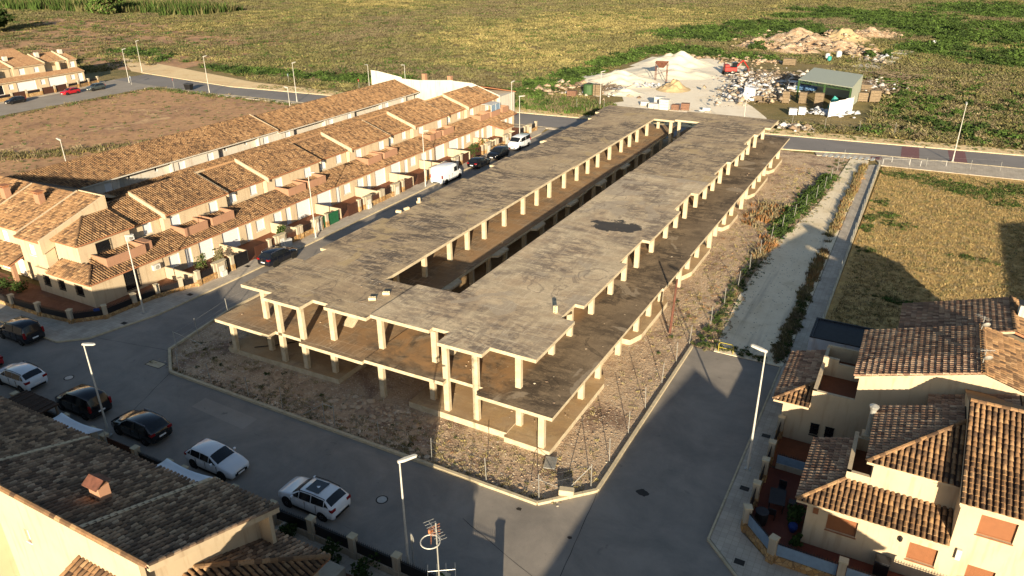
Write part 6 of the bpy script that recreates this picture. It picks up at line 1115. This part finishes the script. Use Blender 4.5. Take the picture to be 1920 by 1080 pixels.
T = thing('big_bag', 'large white bag standing upright by the edge of the yard floor', 'bag', (-35.3, 176.8, 0), .05); m = MB(); m.add([(-1.3, -.9, 0), (1.3, -.9, 0), (1.3, .9, 0), (-1.3, .9, 0), (-1.1, -.75, 3.0), (1.25, -.8, 2.7), (1.15, .7, 2.7), (-1.1, .7, 3.0)], [(3, 2, 1, 0), (4, 5, 6, 7), (0, 1, 5, 4), (1, 2, 6, 5), (2, 3, 7, 6), (3, 0, 4, 7)]); m.build('bag', 'bag_white', T, bevel=.12)
rocks('white_sacks', around(-38.2, 176.5, 1.2, .8, 60, 0, 1.0)+around(-37, 186, 1.6, 4, 130, .3, 1.4)+around(-34.6, 181, 1.4, 2, 70, 0, .8)+around(-17.5, 168.5, 2.2, .9, 70, 0, .8)+around(-67, 175, 2, 1, 30, 0, .6)+around(-61, 182.3, 2.6, 1.2, 50, 0, .7)+around(-15.5, 259, 2.2, 1.6, 26, 0, .6), .3, .8, 'bag_white', flat=.8)
# shed
T = thing('open_shed', 'open fronted green framed shed with a pale sloping sheet roof in the yard', 'shed', (0, 0, 0)); 
zr = lambda x: 5.2-.14*(x+20)*.0
m = MB(); m.add([(-26.0, 181.5, 4.6), (-14.2, 176.0, 4.6), (-13.4, 187.5, 5.6), (-24.6, 193.5, 5.6)]+[(-26.0, 181.5, 4.45), (-14.2, 176.0, 4.45), (-13.4, 187.5, 5.45), (-24.6, 193.5, 5.45)], [(0, 1, 2, 3), (7, 6, 5, 4), (0, 4, 5, 1), (1, 5, 6, 2), (2, 6, 7, 3), (3, 7, 4, 0)]); m.build('roof', 'grey_sheet', T)
m = MB(); m.quad((-14.2, 176.0, 0), (-13.4, 187.5, 0), (-13.4, 187.5, 5.45), (-14.2, 176.0, 4.45)); m.quad((-24.6, 193.5, 0), (-24.6, 193.5, 5.4), (-13.4, 187.5, 5.4), (-13.4, 187.5, 0)); m.build('wall', 'grey_sheet', T)
for x, y in ((-25.8, 181.6), (-20, 179), (-14.4, 176.2)): m = MB(); m.obox((x, y, 0), .3, .3, 4.4, -.43); m.build('post', 'green_frame', T)
m = MB(); a, b = Vector((-25.8, 181.6, 3.9)), Vector((-14.4, 176.2, 3.9)); m.tube(a, b, .08, n=4)
for k in range(12): p = a.lerp(b, k/12); q = a.lerp(b, (k+.5)/12)+Vector((0, 0, .45)); r = a.lerp(b, (k+1)/12); m.tube(p, q, .05, n=4); m.tube(q, r, .05, n=4)
m.build('truss', 'green_frame', T)
T = thing('banner', 'large white tarpaulin hung upright in front of the shed corner', 'tarpaulin', (0, 0, 0)); m = MB(); pts = [(-17.0, 166.0), (-13.2, 170.3)]; n = 10; V = []
for i in range(n+1):
    t_ = i/n; x, y = -17.0+3.9*t_, 165.6+4.6*t_; w_ = .12*math.sin(i*1.9); V += [(x+w_, y-w_, .2), (x-w_, y+w_, 3.0+.7*t_)]
m.add(V, [(2*i, 2*i+2, 2*i+3, 2*i+1) for i in range(n)]); m.build('cloth', 'bag_white', T); m = MB(); m.tube((-17, 165.7, 0), (-17, 165.7, 3.3), .06, n=5); m.tube((-13.1, 170.3, 0), (-13.1, 170.3, 3.9), .06, n=5); m.build('pole', 'galvanised', T)
T = thing('teal_tarpaulin', 'crumpled teal tarpaulin hanging in the mouth of the shed', 'tarpaulin', (-17.5, 176, 0)); m = MB(); m.add([(-1, 0, 0), (0, -.5, 0), (1.2, 0, 0), (.9, .3, 2.0), (.1, .2, 2.6), (-.5, .3, 1.6)], [(0, 1, 4, 5), (1, 2, 3, 4), (2, 0, 5, 3)]); m.build('cloth', 'teal_tarp', T)
# truck, machine, hopper, tank
T = thing('lorry', 'small blue and white lorry parked beside the open shed', 'lorry', (-26.5, 191, 0), -.2); m = MB(); m.add([(-3, -1, .7), (-1, -1, .7), (-1, 1, .7), (-3, 1, .7), (-2.7, -.9, 2.5), (-1, -.9, 2.5), (-1, .9, 2.5), (-2.7, .9, 2.5)], [(3, 2, 1, 0), (4, 5, 6, 7), (0, 1, 5, 4), (1, 2, 6, 5), (2, 3, 7, 6), (3, 0, 4, 7)]); cb = m.build('cab', 'bag_white', T, bevel=.08); m = MB(); m.quad((-2.99, -.8, 1.5), (-2.74, -.75, 2.3), (-2.74, .75, 2.3), (-2.99, .8, 1.5)); m.quad((-2.6, -1.0, 1.5), (-1.4, -1.0, 1.5), (-1.4, -.93, 2.25), (-2.5, -.93, 2.25)); m.build('cab_window', 'dark_glass', cb)
m = MB(); m.box(-.9, 3.4, -1.05, 1.05, .9, 1.05); m.box(-.9, 3.4, -1.05, -.98, 1.05, 1.6); m.box(-.9, 3.4, .98, 1.05, 1.05, 1.6); m.build('flatbed', 'truck_blue', T)
for x in (-2.1, 2.1):
    for y in (-.95, .95): m = MB(); m.lathe((x, y, .45), [(.45, -.13), (.45, .13)], 14, 'Y'); m.build('wheel', 'rubber', T)
T = thing('excavator', 'red and black tracked machine with a tank behind, back of the yard floor', 'machine', (-47.5, 209.5, 0), .5); m = MB()
for y in (-1, 1): m.box(-2, 2, y-.3, y+.3, 0, .9)
m.build('track', 'rubber', T, kind='stuff'); m = MB(); m.box(-1.8, 1.4, -1.2, 1.2, .95, 2.0); m.box(-1.8, -.6, -1.1, 1.1, 2.0, 2.7); m.build('body', 'painted_red', T, bevel=.08); m = MB(); m.box(.0, 1.3, -1.1, .1, 2.0, 3.3); m.build('cab', 'dark_glass', T, bevel=.05)
m = MB(); m.tube((1.2, .5, 1.6), (3.2, .5, 3.6), .22, .18, 6); m.tube((3.2, .5, 3.6), (4.8, .5, 1.6), .18, .13, 6); m.build('arm', 'painted_red', T); m = MB(); m.add([(4.4, 0, 1.6), (5.0, 0, 1.7), (5.2, 0, .8), (4.6, 0, .7), (4.4, 1, 1.6), (5.0, 1, 1.7), (5.2, 1, .8), (4.6, 1, .7)], [(0, 1, 2, 3), (7, 6, 5, 4), (0, 4, 5, 1), (1, 5, 6, 2), (2, 6, 7, 3), (3, 7, 4, 0)]); m.build('bucket', 'rusty_iron', T)
T = thing('hopper', 'rusty hopper on four tall legs between the white heaps', 'hopper', (-60.5, 190.5, 0), .2); m = MB(); m.add([(-.6, -.6, 3.6), (.6, -.6, 3.6), (.6, .6, 3.6), (-.6, .6, 3.6), (-1.6, -1.4, 5.0), (1.6, -1.4, 5.0), (1.6, 1.4, 5.0), (-1.6, 1.4, 5.0)], [(3, 2, 1, 0), (0, 1, 5, 4), (1, 2, 6, 5), (2, 3, 7, 6), (3, 0, 4, 7)]); m.build('funnel', 'rusty_iron', T)
for x in (-1.4, 1.4):
    for y in (-1.2, 1.2): m = MB(); m.tube((x, y, 0), (x, y, 5.0), .09, n=5); m.build('leg', 'rusty_iron', T)
m = MB(); m.tube((-1.4, -1.2, 2), (1.4, -1.2, 3), .05, n=4); m.tube((1.4, -1.2, 2), (1.4, 1.2, 3), .05, n=4); m.build('brace', 'rusty_iron', T)
T = thing('water_tank', 'green cylindrical tank among the scrap left of the yard', 'tank', (-70.5, 167.5, 0)); m = MB(); m.lathe((0, 0, 0), [(1.3, 0), (1.35, .2), (1.35, 2.2), (1.1, 2.4)], 16); m.build('tank_body', 'green_frame', T); m = MB(); m.lathe((0, 0, 2.4), [(.5, 0), (.5, .15)], 12); m.build('lid', 'pipe_dark', T)
pallet(-68.0, 166.8, .1, 1.8, 1.8, 2.6, 'wood_pale', 'tall stack of stone blocks right of the green tank', layers=5, grp=g4); pallet(-73.0, 163.5, .1, 2.2, 1.4, 1.3, 'brick_orange', 'crate of orange bricks left of the green tank', grp=g4)
for k, (x, y, s, c, lb) in enumerate([(-28.7, 251, 1.3, 'bag_white', 'pale drum standing in the dry grass, upper of two'), (-27.5, 246, 1.2, 'teal_tarp', 'teal drum standing in the dry grass, lower of two'), (-26, 255, 1.6, 'bag_white', 'large pale sack in the dry grass right of the drums'), (-1.5, 300, 1.1, 'bag_white', 'white van sized box far along the track')]):
    m = MB(); m.lathe((0, 0, 0), [(s*.45, 0), (s*.5, s*.3), (s*.5, s), (s*.3, s*1.15)], 12); tag(m.build('drum', c, loc=(x, y, 0)), lb, 'drum')
mesh_fence('wire_fence', 'thin posts along the yard edge behind the far road', [(-66, 150.5), (-60, 151), (-54, 151.4), (-48, 151.8), (-42, 152.2), (-28, 153), (-22, 153.6), (-16, 154.2), (-10, 155), (-4, 156)], 2.2)
sheet('side_street', [(-30, 147.5), (-26.5, 147.6), (-26, 153), (-30.5, 153)], .01, 'pale_yard_dust')
# ================================================================ the row of houses at the far left
FY = [88.5, 96.5, 104.6, 112.6, 120.6, 125.2]
for i, lb in enumerate(['far house at the left edge, behind the small black car', 'far house with an open carport, second from the left edge', 'far house with white garage door behind the walls', 'far house behind the bright red car', 'far end house at the street corner, behind the dark grey car']):
    T = thing('far_house', lb, 'house', (0, 0, 0), 0, 'far row of houses'); y0, y1 = FY[i], FY[i+1]; w = y1-y0; X = -196.5
    wall(T, (X, y0), (X, y1), 0, 2.75, [(.8, 1.9, 1.0, 2.2, 'shutter'), (2.8, w-.5, .1, 2.3, 'garage' if i != 1 else 'glass')], 'cream_render')
    ym = y0+w*.5; s = -.0 if i % 2 else 1.5
    wall(T, (X-2.2-s, y0), (X-2.2-s, ym), 2.75, 5.55, [(1.2, 2.4, 3.8, 5.0, 'shutter')] if w > 6 else (), 'cream_render'); wall(T, (X-2.2-(1.5-s), ym), (X-2.2-(1.5-s), y1), 2.75, 5.55, [(w*.5-2.6 if w > 6 else .5, w*.5-1.2 if w > 6 else 1.7, 3.7, 5.1, 'shutter' if i else 'glass')], 'cream_render')
    m = MB(); m.box(X-10, X-3.8, y0, y1-.02, 0, 5.4); m.box(X-3.8, X-2.3, y0, y0+.12, 0, 5.4); m.box(X-3.8, X-2.3, y1-.14, y1-.02, 0, 5.4); m.build('house_body', 'cream_render', T)
    roof(T, [(X-1.7-s, y0, 5.6), (X-1.7-s, ym, 5.6), (X-8, ym, 7.3), (X-8, y0, 7.3)], 'plain_pale_tiles', fascia='cream_render'); roof(T, [(X-1.7-(1.5-s), ym, 5.6), (X-1.7-(1.5-s), y1, 5.6), (X-8, y1, 7.3), (X-8, ym, 7.3)], 'plain_pale_tiles', fascia='cream_render')
    m = MB(); m.quad((X-8, y1, 7.25), (X-8, y0, 7.25), (X-14, y0, 5.4), (X-14, y1, 5.4)); m.box(X-14, X-10, y0, y1-.02, 0, 5.3); m.build('rear_roof', 'plain_pale_tiles', T)
    roof(T, [(X+.5, y0, 2.8), (X+.5, y1, 2.8), (X-2.2, y1, 3.5), (X-2.2, y0, 3.5)], 'plain_pale_tiles', fascia='cream_render', name='low_roof'); parapet(T, (X-1.8, ym, 5.65), (X-8, ym, 7.35), .3, .3, 'cream_render')
    m = MB(); m.box(X-6.6, X-5.8, ym+.6, ym+1.5, 6.4, 7.9); m.build('chimney', 'white_render', T)
for i in range(2):
    T = thing('far_house', ['far house of the second row behind the left edge houses', 'far house of the second row, right of the other'][i], 'house', (0, 0, 0), 0, 'far row of houses'); y0 = 104+i*9; m = MB(); m.box(-226, -214, y0, y0+8.9, 0, 5.4); m.build('house_body', 'cream_render', T)
    roof(T, [(-213.5, y0, 5.4), (-213.5, y0+8.9, 5.4), (-220, y0+8.9, 7.4), (-220, y0, 7.4)], 'plain_pale_tiles', fascia='cream_render'); roof(T, [(-226.5, y0+8.9, 5.4), (-226.5, y0, 5.4), (-220, y0, 7.4), (-220, y0+8.9, 7.4)], 'plain_pale_tiles', fascia='cream_render')
fence('garden_fence', 'cream walls and dark gates in front of the far left houses', [(-188.2, 89), (-188.2, 93), (-188.2, 97), (-188.1, 101), (-188.1, 104.5), (-188.0, 108), (-188, 111.4), (-188.4, 115), (-188.9, 118.2), (-189.6, 121.5), (-190.4, 124.6)], [1]*11, ['panel', 'gate', 'panel', 'gate', 'panel', 'gate', 'gate', 'panel', 'panel', 'panel'], .9, 1.6, base='stone_veneer')
sheet('pavement', [(-188.4, 60), (-186.6, 60), (-186.6, 112), (-188, 122), (-191, 127), (-193, 127), (-190.2, 120)], .1, 'pavement_slabs', .12)
m = MB(); m.box(-196.4, -188.5, 60, 125, -.05, .06); tag(m.build('terrace', 'terrace_brown_tiles'), kind='structure')
for o in list(bpy.data.objects):
    if o.name == 'x': bpy.data.objects.remove(o)
